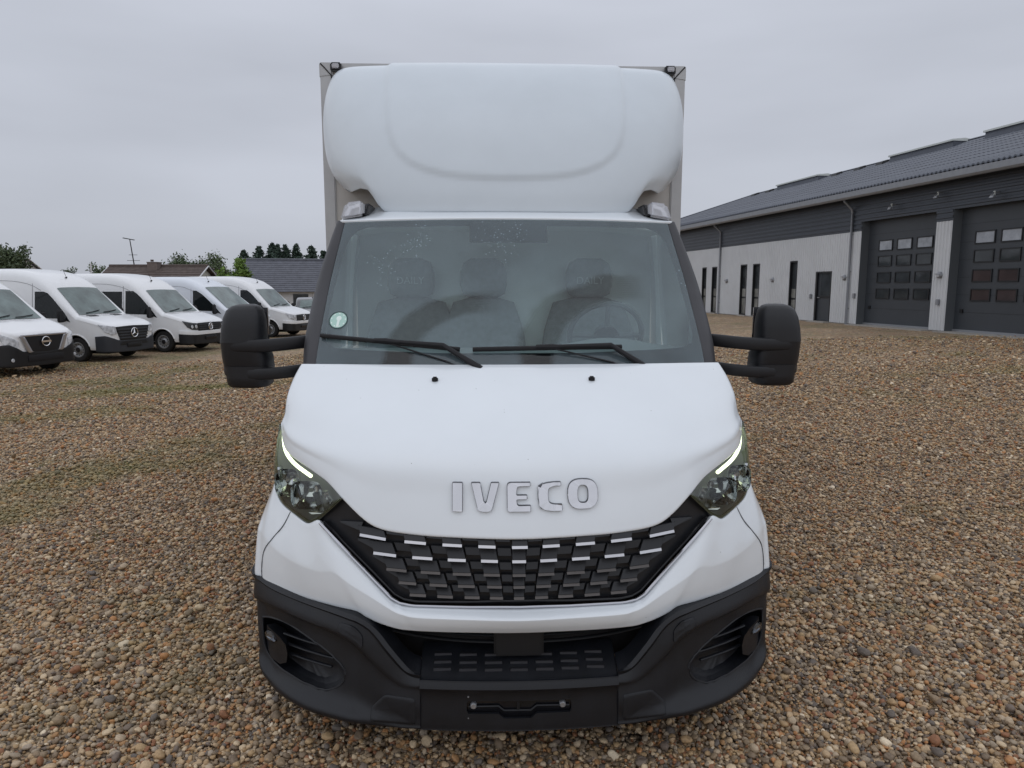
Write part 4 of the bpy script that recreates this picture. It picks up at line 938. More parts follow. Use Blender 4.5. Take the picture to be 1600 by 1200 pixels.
def build_ground():
    def axis(lo, hi):
        a = np.concatenate([-np.geomspace(12, -lo, 26)[::-1], np.linspace(-11.5, 11.5, 60), np.geomspace(12, hi, 26)]); return a
    xs, ys = axis(-500, 500), axis(-60, 700) + 0
    X, Y = np.meshgrid(xs, ys); Z = gz(X, Y)
    G = np.stack([X, Y, Z], 2)
    g = sheet('ground', G, M['ground'], None, (0, 0, 1)); tag(g, kind='structure')
def build_gravel():
    rng = np.random.default_rng(3)
    pts = []
    # density thins out with distance, the bed's own texture takes over beyond
    for d0, d1, dens, smin in ((2.0, 4.2, 7200, 1.0), (4.2, 6.5, 5000, 1.0), (6.5, 9.5, 2500, 1.2), (9.5, 14, 850, 1.6), (14, 20, 200, 1.9)):
        hw0, hw1 = d0 * .80 + .9, d1 * .80 + .9
        n = int((hw1 + hw1) * (d1 - d0) * dens)
        x = rng.uniform(-hw1, hw1, n); y = rng.uniform(d0, d1, n)
        k = (np.abs(x) < y * .80 + .9); x, y = x[k], y[k]
        s = (rng.lognormal(math.log(.0071), .36, len(x))).clip(.0035, .023) * smin
        pts.append(np.stack([x - .1 + .035 * y, y - 2.3, s], 1))
    P = np.concatenate(pts); n = len(P)
    # keep stones out from under the parked vans is not needed; keep clear of the truck tyres
    me = bpy.data.meshes.new('gravel'); me.vertices.add(n)
    co = np.stack([P[:, 0], P[:, 1], gz(P[:, 0], P[:, 1]) + P[:, 2] * rng.uniform(.0, 1.7, n)], 1)
    me.vertices.foreach_set('co', co.ravel())
    def attr(name, typ, arr): a = me.attributes.new(name, typ, 'POINT'); a.data.foreach_set('vector' if typ == 'FLOAT_VECTOR' else 'value', np.ascontiguousarray(arr).ravel())
    sc = np.stack([P[:, 2] * rng.uniform(.85, 1.35, n), P[:, 2] * rng.uniform(.75, 1.1, n), P[:, 2] * rng.uniform(.5, .85, n)], 1)
    attr('size', 'FLOAT_VECTOR', sc); attr('turn', 'FLOAT_VECTOR', np.stack([rng.normal(0, .35, n), rng.normal(0, .35, n), rng.uniform(0, 6.28, n)], 1))
    o = link(bpy.data.objects.new('gravel', me)); tag(o, 'loose brown, grey and buff gravel stones covering the lot', 'gravel', kind='stuff')
    ng = bpy.data.node_groups.new('scatter_pebbles', 'GeometryNodeTree')
    ng.interface.new_socket('Geometry', in_out='INPUT', socket_type='NodeSocketGeometry'); ng.interface.new_socket('Geometry', in_out='OUTPUT', socket_type='NodeSocketGeometry')
    N, L = ng.nodes, ng.links; gi = N.new('NodeGroupInput'); go = N.new('NodeGroupOutput')
    join = N.new('GeometryNodeGeometryToInstance')
    for k in range(7):
        ico = N.new('GeometryNodeMeshIcoSphere'); ico.inputs['Radius'].default_value = 1; ico.inputs['Subdivisions'].default_value = 2 if k < 4 else 1
        if k >= 4: ico.inputs['Subdivisions'].default_value = 2
        sp = N.new('GeometryNodeSetPosition'); nzn = N.new('ShaderNodeTexNoise'); nzn.noise_dimensions = '4D'; nzn.inputs['W'].default_value = k * 3.7; nzn.inputs['Scale'].default_value = .85 if k % 2 else 1.2; nzn.inputs['Detail'].default_value = 1
        sub = N.new('ShaderNodeVectorMath'); sub.operation = 'SUBTRACT'; sub.inputs[1].default_value = (.5, .5, .5); L.new(nzn.outputs['Color'], sub.inputs[0])
        mul_ = N.new('ShaderNodeVectorMath'); mul_.operation = 'SCALE'; mul_.inputs['Scale'].default_value = 1.25; L.new(sub.outputs[0], mul_.inputs[0])
        L.new(ico.outputs[0], sp.inputs[0]); L.new(mul_.outputs[0], sp.inputs['Offset'])
        sm = N.new('GeometryNodeSetShadeSmooth'); L.new(sp.outputs[0], sm.inputs[0])
        mt = N.new('GeometryNodeSetMaterial'); mt.inputs['Material'].default_value = M['pebble']; L.new(sm.outputs[0], mt.inputs[0]); L.new(mt.outputs[0], join.inputs[0])
    iop = N.new('GeometryNodeInstanceOnPoints'); iop.inputs['Pick Instance'].default_value = True
    L.new(gi.outputs[0], iop.inputs['Points']); L.new(join.outputs[0], iop.inputs['Instance'])
    rv = N.new('FunctionNodeRandomValue'); rv.data_type = 'INT'; rv.inputs[4].default_value = 0; rv.inputs[5].default_value = 6; L.new(rv.outputs[2], iop.inputs['Instance Index'])
    a1 = N.new('GeometryNodeInputNamedAttribute'); a1.data_type = 'FLOAT_VECTOR'; a1.inputs[0].default_value = 'size'; L.new(a1.outputs[0], iop.inputs['Scale'])
    a2 = N.new('GeometryNodeInputNamedAttribute'); a2.data_type = 'FLOAT_VECTOR'; a2.inputs[0].default_value = 'turn'
    er = N.new('FunctionNodeEulerToRotation'); L.new(a2.outputs[0], er.inputs[0]); L.new(er.outputs[0], iop.inputs['Rotation'])
    L.new(iop.outputs[0], go.inputs[0])
    md = o.modifiers.new('scatter', 'NODES'); md.node_group = ng
    print('pebbles', n)

def build_grass():
    """thin tufts creeping up between the stones on the left of the lot"""
    rng = np.random.default_rng(11); V = []; F = []
    spots = [(-3.75, 4.7, .9, 46), (-6.6, 8.6, 1.4, 40), (-7.2, 11.4, 2.0, 60), (-8.4, 13.4, 1.8, 60), (-5.2, 11.0, 1.2, 26), (-5.84, 7.62, .12, 5), (-4.75, 7.78, .1, 3), (-2.9, 2.6, .1, 3), (-2.0, 1.95, .08, 2), (-10.5, 16.8, 1.6, 40), (-9.3, 19.5, 1.3, 30)]
    for cx, cy, r, n in spots:
        for _ in range(n):
            x, y = cx + rng.normal(0, r * .5), cy + rng.normal(0, r * .5); z = float(gz(x, y)); nb = rng.integers(5, 16)
            for _b in range(nb):
                w = rng.uniform(0, 6.28); bx, by = x + rng.normal(0, .03), y + rng.normal(0, .03); h = rng.uniform(.015, .05); t = .0022; dx, dy = math.cos(w), math.sin(w); l = h * rng.uniform(.3, .9)
                i = len(V); V += [(bx - dy * t, by + dx * t, z), (bx + dy * t, by - dx * t, z), (bx + dx * l, by + dy * l, z + h)]; F.append((i, i + 1, i + 2))
    o = obj('grass', V, F, M['blade'], None, False); tag(o, 'sparse green grass tufts growing through the gravel', 'grass', kind='stuff')
M['blade'] = mat('grass_blade', (.10, .15, .03), .7, var=.3, var_scale=8)
# ================================================================== PARKED VANS
M['van_white'] = mat('white_van_paint', (.80, .81, .82), .28, coat=.5, var=.015)
M['van_grey'] = mat('grey_van_bumper', (.03, .033, .039), .5)
M['van_dark'] = mat('dark_van_plastic', (.009, .0095, .011), .45)
M['van_glass'] = glassy('van_glass', (.50, .62, .60), .02, film=.05, film_col=(.5, .58, .58), boost=1.6)
M['van_glass_dark'] = mat('van_side_glass', (.01, .013, .014), .06, spec=.6)
M['van_inside'] = mat('van_inside', (.10, .12, .12), .8)
M['arch'] = mat('wheel_arch', (.006, .006, .007), .8)
M['seam'] = mat('panel_seam', (.18, .18, .19), .6)
M['car_paint'] = mat('dark_car_paint', (.02, .022, .028), .2, coat=1)
M['blue_tint'] = mat('pale_van_paint', (.72, .76, .82), .28, coat=.5)

def make_van(name, spec):
    """x forward (front bumper at 0), y to the far side, z up"""
    L_, Wd = spec.get('length', 5.9), spec.get('width', 2.02) / 2
    prof = spec['profile']; fx = [p[0] for p in prof]; fz = [p[1] for p in prof]
    pc = cr(np.array(prof), 10); o_ = np.argsort(pc[:, 0]); pcx, pcz = pc[o_, 0], pc[o_, 1]
    zt = lambda x: float(np.interp(x, pcx, pcz))                      # x measured back from the nose
    wpl = lambda x: Wd * float(np.interp(x, [0, .05, .12, .25, .45, .8, L_ - .3, L_ - .08, L_], [.76, .845, .905, .955, .985, 1, 1, .985, .94]))
    xc, xh = spec['cowl'], spec['header']
    sill = .34
    def section(x):
        h, w = zt(x), wpl(x); tall = min(1, max(0, (h - 1.35) / .7)); r = .10 + .14 * tall
        wt = w * (1 - .125 * min(1, max(0, (h - 1.25) / 1.3)))
        belt = min(1.12, h - r - .06)
        return [(w * .955, sill), (w * .985, sill + .10), (w, min(.75, belt - .15)), (w * .998, belt), (wt + (w - wt) * .25, h - r - .02 - .28 * tall), (wt, h - r), (wt - .03 - .03 * tall, h - r * .45), (wt - .10 - .08 * tall, h - r * .14), (wt * .55, h - .012), (0, h)]
    xs = sorted(set([0, .02, .05, .09, .14, .2, .3, .45, .6, .8] + list(np.linspace(xc - .12, xh + .12, 14)) + list(np.linspace(xh + .2, L_ - .3, 14)) + [L_ - .15, L_ - .05, L_]))
    secs = [np.array(section(x)) for x in xs]
    sec_d = [resample(cr(s, 3), 26) if False else cr(s, 3) for s in secs]
    n = len(sec_d[0]); V = []; F = []
    for x, s in zip(xs, sec_d):
        for y, z in s: V.append((-x, y, z))
        for y, z in s[::-1][1:]: V.append((-x, -y, z))
    k = 2 * n - 1
    for i in range(len(xs) - 1):
        for j in range(k - 1): F.append((i * k + j, i * k + j + 1, (i + 1) * k + j + 1, (i + 1) * k + j))
        F.append((i * k + k - 1, i * k, (i + 1) * k, (i + 1) * k + k - 1))
    F.append(tuple(range(k))); F.append(tuple((len(xs) - 1) * k + j for j in range(k)))
    root = empty(name)
    paint = spec.get('paint', M['van_white'])
    mb = MB(); mb.add(V, F); body = mb.build('body', paint, root, sharp=38)
    def sidey(x, z):
        s = cr(np.array(section(x)), 4); i = int(np.argmax(s[:, 0] * 0 + s[:, 1])); m = s[:, 1] <= s[-1, 1]
        return float(np.interp(z, s[:, 1], s[:, 0]))
    def topz(x, y):
        s = cr(np.array(section(x)), 4)[::-1]; return float(np.interp(abs(y), s[:, 0][:30], s[:, 1][:30]))
    # wheel arches cut out, wheels
    ax, ar = spec['axles'], spec.get('wheel', .345)
    for a in ax:
        cut = MB().lathe([(ar + .07, -1.3), (ar + .07, 1.3)], 'y', 36, c=(-a, 0, ar)); c = cut.build('cutter', M['arch'], None, False)
        bm = bmesh.new(); bm.from_mesh(c.data); bmesh.ops.holes_fill(bm, edges=[e for e in bm.edges if e.is_boundary]); bmesh.ops.recalc_face_normals(bm, faces=bm.faces); bm.to_mesh(c.data); bm.free()
        boolean(body, c)
    body.data.materials.clear(); body.data.materials.append(paint); body.data.materials.append(M['arch'])
    mi = []
    for p in body.data.polygons:
        c = p.center; mi.append(1 if any(math.hypot(c.x + a, c.z - ar) < ar + .069 for a in ax) else 0)
    body.data.polygons.foreach_set('material_index', mi)
    def wheel(a, s):
        y0 = s * (Wd - .13)
        w = MB().lathe([(ar * .60, -.09), (ar * .66, -.105), (ar * .92, -.10), (ar, -.07), (ar, .07), (ar * .92, .10), (ar * .66, .105), (ar * .60, .09)], 'y', 36, c=(-a, y0, ar)).build('wheel', M['rubber'], root)
        d = s * .1
        prof_ = [(ar * .63, .2 * d), (ar * .63, d), (ar * .57, d * 1.02), (ar * .54, d * .75), (ar * .40, d * .55), (ar * .30, d * .62), (ar * .22, d * .95), (ar * .12, d * 1.0), (0, d * .98)]
        MB().lathe(prof_, 'y', 30, c=(-a, y0, ar)).build('rim', M['steel'], w)
        mb = MB()
        for q in range(12):
            t = 2 * math.pi * q / 12; mb.lathe([(0, d * .70), (ar * .05, d * .70), (ar * .05, d * .5)], 'y', 8, c=(-a + ar * .46 * math.cos(t), y0, ar + ar * .46 * math.sin(t)))
        mb.build('rim_holes', M['black'], w)
        MB().lathe([(ar * .23, d * .9), (ar * .2, d * 1.03), (0, d * 1.05)], 'y', 16, c=(-a, y0, ar)).build('hub_cap', M['van_dark'], w)
    for a in ax:
        for s in (-1, 1): wheel(a, s)
    MB().box((-L_ + .3, -.7, .22), (-.25, .7, .4)).build('underbody', M['chassis'], root, False)
    # glazing: windscreen laid just proud of the body skin
    def patch(nm, A, B, m, fn, nn=14, mm=8, parent=root, lift=0):
        g = between([(a[0], a[1], 0) for a in A], [(b[0], b[1], 0) for b in B], nn, mm)
        return np.array([[fn(p[0], p[1]) for p in r] for r in g])
    ws_w = lambda x: (cr(np.array(section(x)), 4)[22:, 0].max()) * 1.0
    rows = []
    for t in np.linspace(0, 1, 9):
        x = xc + (xh - xc) * t; hw = (Wd * .80) * (1 - .10 * t)
        rows.append([(-x + .012, y, topz(x, y) + .012) for y in np.linspace(-hw, hw, 15)])
    wind = sheet('windscreen', rows, M['van_screen'], root, (1, 0, 1))
    for yy, rr in ((.10, 0), (-.55, 0)):
        pts = [(-x + .03, y, topz(x, y) + .025) for x, y in ((xc + .03, yy), (xc + .05, yy + .25), (xc + .09, yy + .55))]
        MB().tube(pts, .012, 6).build('wiper', M['black'], root)
    # side windows
    def side_patch(nm, low, top, m, s, off=.006):
        g = between([(a[0], a[1], 0) for a in low], [(b[0], b[1], 0) for b in top], 12, 6)
        P = np.array([[(-p[0], s * (sidey(p[0], min(p[1], zt(p[0]) - .27)) + off), min(p[1], zt(p[0]) - .27)) for p in r] for r in g])
        return sheet(nm, P, m, root, (0, s, 0))
    zb = spec.get('belt', 1.22); ht = spec.get('win_top', 1.98)
    for s in (-1, 1):
        lo = [(xc + .12, zb - .10), (xc + .45, zb + .0), (xc + 1.32, zb + .02)]; hi = [(xc + .14, zb - .08), (xh - .04, ht - .06), (xh + .20, ht), (xc + 1.32, ht)]
        side_patch('door_window', lo, hi, M['van_glass_dark'], s)
        if spec.get('rear_window'):
            side_patch('rear_window', [(xc + 1.45, zb + .03), (xc + 2.4, zb + .03)], [(xc + 1.45, ht - .02), (xc + 2.4, ht - .02)], M['van_glass_dark'], s)
        # seams: door edges, roof joint, waist crease
        for xs_ in (xc + 1.40, xc + 2.85):
            pts = [(-xs_, s * (sidey(xs_, z) + .002), z) for z in np.linspace(.45, zt(xs_) - .30, 14)]
            MB().tube(pts, .006, 5).build('door_seam', M['seam'], root)
        pts = [(-x, s * (sidey(x, zt(x) - .36) + .002), zt(x) - .36) for x in np.linspace(xh + .35, L_ - .3, 16)]
        MB().tube(pts, .006, 5).build('roof_seam', M['seam'], root)
        pts = [(-x, s * (sidey(x, .86 + .05 * (x < 0)) + .003), .86) for x in np.linspace(ax[0] + ar + .12, L_ - .3, 10)]
        MB().tube(pts, .012, 6).build('side_crease', paint, root)
        # arch lips
        pts = [(-ax[0] + (ar + .085) * math.cos(t), s * (sidey(max(.02, ax[0] - (ar + .085) * math.cos(t)), ar + (ar + .085) * math.sin(t)) + .0), ar + (ar + .085) * math.sin(t)) for t in np.linspace(.25, math.pi - .1, 18)]
        MB().tube(pts, .022, 6).build('arch_lip', paint, root)
        # mirror
        mx = xc + .30; my = s * (Wd + .14)
        mbx = MB().hexa([(-mx - .05, my - s * .10, zb - .10), (-mx + .05, my - s * .10, zb - .10), (-mx + .04, my + s * .10, zb - .10), (-mx - .05, my + s * .10, zb - .10),
                         (-mx - .05, my - s * .09, zb + .26), (-mx + .03, my - s * .09, zb + .26), (-mx + .02, my + s * .09, zb + .25), (-mx - .05, my + s * .09, zb + .25)])
        mi_ = mbx.build('mirror', M['van_dark'], root, bevel=.03, seg=3)
        MB().tube([(-mx, s * (Wd - .06), zb - .02), (-mx, s * (Wd + .06), zb - .04)], .05, 8).build('mirror_arm', M['van_dark'], mi_)
    # roof aerial
    axx = xh + spec.get('aerial_back', .35); az = topz(axx, 0)
    MB().tube([(-axx - .05, 0, az - .01), (-axx + .02, 0, az + .03)], [.03, .02], 8).build('aerial_base', M['black'], root)
    MB().tube([(-axx, 0, az + .02), (-axx - .10, 0, az + .26)], .006, 5).build('aerial', M['black'], root)
    # ---- front end parts follow the nose in plan; (s,z): s is the distance along the nose from the centre line
    tab = [(0, 0)]; path = [(0, 0)] + [(x, wpl(x)) for x in np.linspace(0, .7, 40)]
    path = [(0., 0.)] + [(x, y) for x, y in path[1:]]
    d = np.r_[0, np.cumsum(np.hypot(np.diff([p[0] for p in path]), np.diff([p[1] for p in path])))]
    px_, py_ = [p[0] for p in path], [p[1] for p in path]
    def nose(s, z, off=0):
        a = abs(s); x = float(np.interp(a, d, px_)); y = float(np.interp(a, d, py_)); e = .02
        x2 = float(np.interp(a + e, d, px_)); y2 = float(np.interp(a + e, d, py_)); x1 = float(np.interp(max(0, a - e), d, px_)); y1 = float(np.interp(max(0, a - e), d, py_))
        tx, ty = x2 - x1, y2 - y1; l = math.hypot(tx, ty) or 1; nx, ny = ty / l, -tx / l       # outward = (-x dir)
        lean = spec.get('lean', .02) * max(0, z - .55)
        return (-(x - nx * -0) - 0 + nx * off - lean, math.copysign(y - ny * off, s), z)
    def front(nm, low, top, m, off=.02, nn=24, mm=6, th=.03, both=False, parent=root):
        lst = []
        for sg in ((1, -1) if both else (1,)):
            g = between([(a[0] * sg, a[1], 0) for a in low], [(b[0] * sg, b[1], 0) for b in top], nn, mm)
            P = np.array([[nose(p[0], p[1], off) for p in r] for r in g])
            lst.append(shell(nm, P, m, parent, th, .006, (1, 0, 0)))
        return lst
    spec['front'](root, front, nose, dict(Wd=Wd, xc=xc, zt=zt, topz=topz))
    return root

def screen_material():
    """far-off windscreens: tinted pane over a dim cab"""
    m = mat('van_windscreen', (.12, .16, .155), .05, spec=.7, var=.4, var_scale=2.2); return m
M['van_screen'] = screen_material()

def ring_emblem(nose, z, r, kind, parent, off=.07):
    c = Vector(nose(0, z, off))
    mb = MB(); mb.tube([(c.x, c.y + r * math.cos(t), c.z + r * math.sin(t)) for t in np.linspace(0, 2 * math.pi, 33)], r * .11, 6, cap=False)
    if kind == 'star':
        for k in range(3):
            t = math.pi / 2 + k * 2 * math.pi / 3; mb.tube([tuple(c), (c.x, c.y + r * math.cos(t), c.z + r * math.sin(t))], [r * .2, r * .05], 6)
    elif kind == 'bar':
        mb.box((c.x - .01, -r * 1.25, z - r * .2), (c.x + .015, r * 1.25, z + r * .2))
    else:
        for pts in (((-.55, .78), (-.02, -.02), (.02, -.02), (.55, .78)), ((-.9, .3), (-.42, -.85), (0, .05), (.42, -.85), (.9, .3))):
            mb.tube([(c.x, c.y + a * r, c.z + b * r) for a, b in pts], r * .1, 5)
    mb.build('emblem', M['chrome'], parent)

def front_star(root, front, nose, q):
    front('bumper', [(-1.22, .30), (0, .26), (1.22, .30)], [(-1.22, .72), (-.95, .74), (-.6, .60), (0, .58), (.6, .60), (.95, .74), (1.22, .72)], M['van_grey'], .035, 40, 10)
    gr = front('grille', [(-.50, .60), (0, .58), (.50, .60)], [(-.66, .98), (0, 1.0), (.66, .98)], M['van_dark'], .03)[0]
    for z in (.66, .74, .82, .90): front('grille_slat', [(-.52 - (z - .6) * .3, z - .018), (.52 + (z - .6) * .3, z - .018)], [(-.52 - (z - .6) * .3, z + .018), (.52 + (z - .6) * .3, z + .018)], M['van_grey'], .05, 16, 3, .02, parent=gr)
    front('lower_intake', [(-.55, .47), (0, .46), (.55, .47)], [(-.5, .57), (0, .57), (.5, .57)], M['van_dark'], .045)
    ring_emblem(nose, .80, .13, 'star', gr)
    for o in front('headlight', [(.62, .80), (.80, .76), (.96, .86)], [(.66, .99), (.85, 1.02), (1.12, 1.06)], M['van_lamp'], .022, 16, 6, both=True): pass
    front('plate_holder', [(-.28, .40), (.28, .40)], [(-.28, .50), (.28, .50)], M['van_dark'], .06, 10, 3)
    for s in (-1, 1):
        x0 = q['xc'] - .06; MB().hexa([(-x0 - .02, s * .28, q['topz'](x0, .3) + .004), (-x0 + .14, s * .30, q['topz'](x0 - .16, .3) + .004), (-x0 + .12, s * .62, q['topz'](x0 - .14, .6) + .004), (-x0 - .02, s * .60, q['topz'](x0, .6) + .004),
                                      (-x0 - .02, s * .28, q['topz'](x0, .3) + .014), (-x0 + .14, s * .30, q['topz'](x0 - .16, .3) + .014), (-x0 + .12, s * .62, q['topz'](x0 - .14, .6) + .014), (-x0 - .02, s * .60, q['topz'](x0, .6) + .014)]).build('bonnet_vent', M['van_dark'], root)
def front_ring(drl):
    def f(root, front, nose, q):
        front('bumper', [(-1.25, .30), (0, .25), (1.25, .30)], [(-1.25, .60), (-.7, .56), (0, .56), (.7, .56), (1.25, .60)], M['van_dark'], .04, 40, 10)
        front('bumper_band', [(-1.25, .61), (-.7, .57), (0, .57), (.7, .57), (1.25, .61)], [(-1.22, .72), (-.7, .68), (0, .68), (.7, .68), (1.22, .72)], M['van_white'], .045, 30, 5)
        gr = front('grille', [(-.56, .70), (0, .69), (.56, .70)], [(-.58, .94), (0, .95), (.58, .94)], M['van_dark'], .03)[0]
        for z in (.75, .82, .89): front('grille_slat', [(-.56, z - .012), (.56, z - .012)], [(-.56, z + .012), (.56, z + .012)], M['van_grey'], .045, 14, 3, .02, parent=gr)
        ring_emblem(nose, .82, .105, 'letters', gr)
        hl = front('headlight', [(.58, .72), (.85, .74), (.98, .82)], [(.58, .93), (.8, .95), (1.12, 1.02)], M['van_lamp'] if drl else M['van_lamp_dark'], .022, 16, 6, both=True)
        for o, s in zip(hl, (1, -1)):
            for yy in (.70, .84):
                c = nose(s * yy, .835, .034); MB().lathe([(0, .012), (.05, .01), (.06, 0)], 'x', 14, c=c).build('headlight_bulb', M['van_lamp'], o)
        front('plate_holder', [(-.28, .40), (.28, .40)], [(-.28, .50), (.28, .50)], M['gloss_black'], .06, 10, 3)
    return f
def front_wings(root, front, nose, q):
    front('bumper', [(-1.25, .28), (0, .24), (1.25, .28)], [(-1.25, .74), (-.9, .78), (-.62, .60), (0, .55), (.62, .60), (.9, .78), (1.25, .74)], M['van_dark'], .04, 44, 10)
    gr = front('grille', [(-.42, .56), (0, .55), (.42, .56)], [(-.62, .97), (0, .99), (.62, .97)], M['van_dark'], .035)[0]
    for s in (1, -1):
        front('chrome_wing', [(s * .62, .955), (s * .56, .95), (s * .38, .58), (s * .34, .58)], [(s * .70, .96), (s * .66, .95), (s * .50, .58), (s * .46, .57)], M['lip'], .055, 10, 3)
    front('chrome_bar', [(-.62, .955), (.62, .955)], [(-.64, .985), (.64, .985)], M['lip'], .056, 14, 3)
    ring_emblem(nose, .81, .11, 'bar', gr, .075)
    front('headlight', [(.70, .66), (.84, .62), (1.0, .78)], [(.70, .84), (.86, .94), (1.16, 1.06)], M['van_lamp'], .025, 16, 6, both=True)
    front('lower_intake', [(-.5, .36), (.5, .36)], [(-.5, .50), (.5, .50)], M['black'], .055, 14, 3)
    for s in (1, -1):
        c = nose(s * .86, .42, .05); MB().lathe([(0, .012), (.035, .01), (.045, 0)], 'x', 14, c=c).build('fog_light', M['van_lamp'], root)
def front_oval(root, front, nose, q):
    front('bumper', [(-1.25, .30), (0, .25), (1.25, .30)], [(-1.25, .66), (-.7, .6), (0, .58), (.7, .6), (1.25, .66)], M['van_dark'], .04, 40, 8)
    gr = front('grille', [(-.50, .62), (0, .60), (.50, .62)], [(-.58, .92), (0, .95), (.58, .92)], M['van_dark'], .03)[0]
    for z in (.70, .78, .86): front('grille_slat', [(-.5, z - .012), (.5, z - .012)], [(-.5, z + .012), (.5, z + .012)], M['lip'], .045, 14, 3, .02, parent=gr)
    front('headlight', [(.62, .76), (.85, .74), (.98, .84)], [(.62, .93), (.8, .98), (1.14, 1.10)], M['van_lamp'], .022, 16, 6, both=True)
def front_car(root, front, nose, q):
    front('bumper', [(-1.1, .28), (0, .25), (1.1, .28)], [(-1.1, .5), (0, .5), (1.1, .5)], M['van_dark'], .03, 30, 6)
    front('grille', [(-.4, .52), (.4, .52)], [(-.45, .68), (.45, .68)], M['gloss_black'], .02)
    front('headlight', [(.55, .60), (.9, .64)], [(.55, .72), (.95, .78)], M['van_lamp'], .02, 12, 5, both=True)
M['van_lamp'] = mat('van_lamp_glass', (.55, .57, .6), .12, spec=.8, var=.45, var_scale=9)
M['van_lamp_dark'] = mat('van_lamp_dark', (.05, .055, .06), .12, spec=.8, var=.5, var_scale=9)

def build_vans():
    star = dict(length=5.93, profile=[(0, .985), (.10, 1.06), (.35, 1.16), (.9, 1.30), (1.05, 1.36), (1.7, 2.02), (1.95, 2.24), (2.3, 2.46), (2.8, 2.60), (3.6, 2.65), (5.93, 2.62)], cowl=1.02, header=1.78, axles=(1.0, 4.66), front=front_star)
    crf = dict(length=5.98, width=2.04, profile=[(0, .94), (.08, 1.02), (.35, 1.12), (.9, 1.27), (1.05, 1.32), (1.7, 1.98), (1.9, 2.16), (2.2, 2.36), (2.7, 2.51), (3.4, 2.57), (5.98, 2.56)], cowl=1.02, header=1.74, axles=(1.0, 4.64), rear_window=True, front=front_ring(False))
    crf2 = dict(crf, rear_window=False, front=front_ring(True))
    wing = dict(length=5.55, width=2.07, profile=[(0, .99), (.08, 1.06), (.35, 1.16), (.75, 1.30), (.9, 1.36), (1.6, 2.0), (1.85, 2.18), (2.2, 2.38), (2.8, 2.49), (5.55, 2.49)], cowl=.86, header=1.66, axles=(.84, 4.5), front=front_wings)
    oval = dict(length=5.53, width=2.04, profile=[(0, .96), (.08, 1.06), (.3, 1.16), (.65, 1.30), (.8, 1.37), (1.6, 2.04), (1.85, 2.20), (2.3, 2.40), (2.9, 2.50), (5.53, 2.50)], cowl=.76, header=1.70, axles=(.98, 4.28), front=front_oval, paint=M['blue_tint'])
    rows = [('delivery_van', wing, (-11.68, 15.34), 'white panel van with chrome V-shaped grille wings, cut off by the left edge', 0),
            ('delivery_van', star, (-11.47, 18.95), 'white high-roof van with a three-pointed star on its grey-black nose', 0),
            ('delivery_van', crf, (-10.40, 21.9), 'white van with rear side window, dark headlights and round badge', 0),
            ('delivery_van', oval, (-9.85, 25.35), 'pale white van half hidden behind the left mirror of the truck', 0),
            ('delivery_van', crf2, (-9.04, 28.74), 'farthest white van in the row, next to the windscreen pillar of the truck', 0)]
    th = R(14)
    for nm, spec, (x, y), lab, dt in rows:
        v = make_van(nm, dict(spec)); a = spec['axles'][0]
        v.location = (x + a * math.cos(th), y - a * math.sin(th), float(gz(x, y))); v.rotation_euler = (0, 0, -th)
        tag(v, lab, 'van', 'white vans parked in a row along the left side')
    car = dict(length=4.1, width=1.76, profile=[(0, .72), (.1, .80), (.5, .92), (.95, 1.02), (1.05, 1.05), (1.65, 1.42), (2.0, 1.53), (2.6, 1.57), (3.6, 1.50), (3.9, 1.30), (4.1, 1.1)], cowl=1.02, header=1.66, axles=(.82, 3.3), wheel=.31, belt=1.02, win_top=1.40, front=front_car, paint=M['car_paint'])
    c = make_van('parked_car', car); c.location = (-9.05, 34.5, float(gz(-9.6, 34))); c.rotation_euler = (0, 0, R(-75))
    tag(c, 'small dark hatchback parked beyond the vans by the pale building', 'car')
# ================================================================== WORKSHOP, HOUSES
M['clad_pale'] = mat('pale_corrugated_steel', (.57, .585, .60), .45, metal=.15, var=.06, var_scale=.8)
M['clad_dark'] = mat('dark_blue_corrugated_steel', (.058, .066, .080), .4, metal=.2, var=.08, var_scale=.8)
M['door_dark'] = mat('slate_grey_door', (.046, .052, .060), .42, var=.07, var_scale=1.2, bump=.05, bump_scale=60)
M['reveal'] = mat('grey_reveal', (.10, .11, .12), .5)
M['roof_sheet'] = mat('grey_fibre_cement', (.085, .095, .118), .55, var=.14, var_scale=1.6)
M['gutter'] = mat('zinc_gutter', (.27, .285, .31), .5, metal=.3, var=.08)
M['pane'] = mat('dark_window_pane', (.035, .04, .043), .04, spec=.6, var=.5, var_scale=1.5)
M['pane_sky'] = mat('pane_painted_sky_reflection', (.30, .32, .35), .08, spec=.7, var=.3, var_scale=2.5)  # sky reflection painted into a paler pane colour
M['pane_red'] = mat('pane_with_red_machine_behind', (.05, .036, .036), .1, spec=.6, var=.3, var_scale=1.5)
M['pale_pane'] = mat('pale_lower_pane', (.20, .20, .185), .15, spec=.6, var=.6, var_scale=1.3)
M['frame_dark'] = mat('black_window_frame', (.012, .013, .015), .4)
M['lampgrey'] = mat('wall_lamp_metal', (.3, .31, .33), .4, metal=.5)
M['concrete'] = mat('concrete', (.33, .31, .28), .85, var=.15, var_scale=3, bump=.3, bump_scale=40)
M['skylight'] = mat('opal_skylight', (.55, .58, .56), .35)
M['brick_roof'] = mat('brown_tile_roof', (.088, .066, .058), .75, var=.25, var_scale=3)
M['slate_roof'] = mat('slate_roof', (.10, .105, .125), .6, var=.22, var_scale=2.5)
M['render_wall'] = mat('white_rendered_wall', (.62, .62, .63), .8, var=.05)
M['house_wall'] = mat('pale_gable', (.55, .54, .48), .8, var=.08)
M['chimney'] = mat('chimney_brick', (.16, .13, .12), .85, var=.2, var_scale=6)

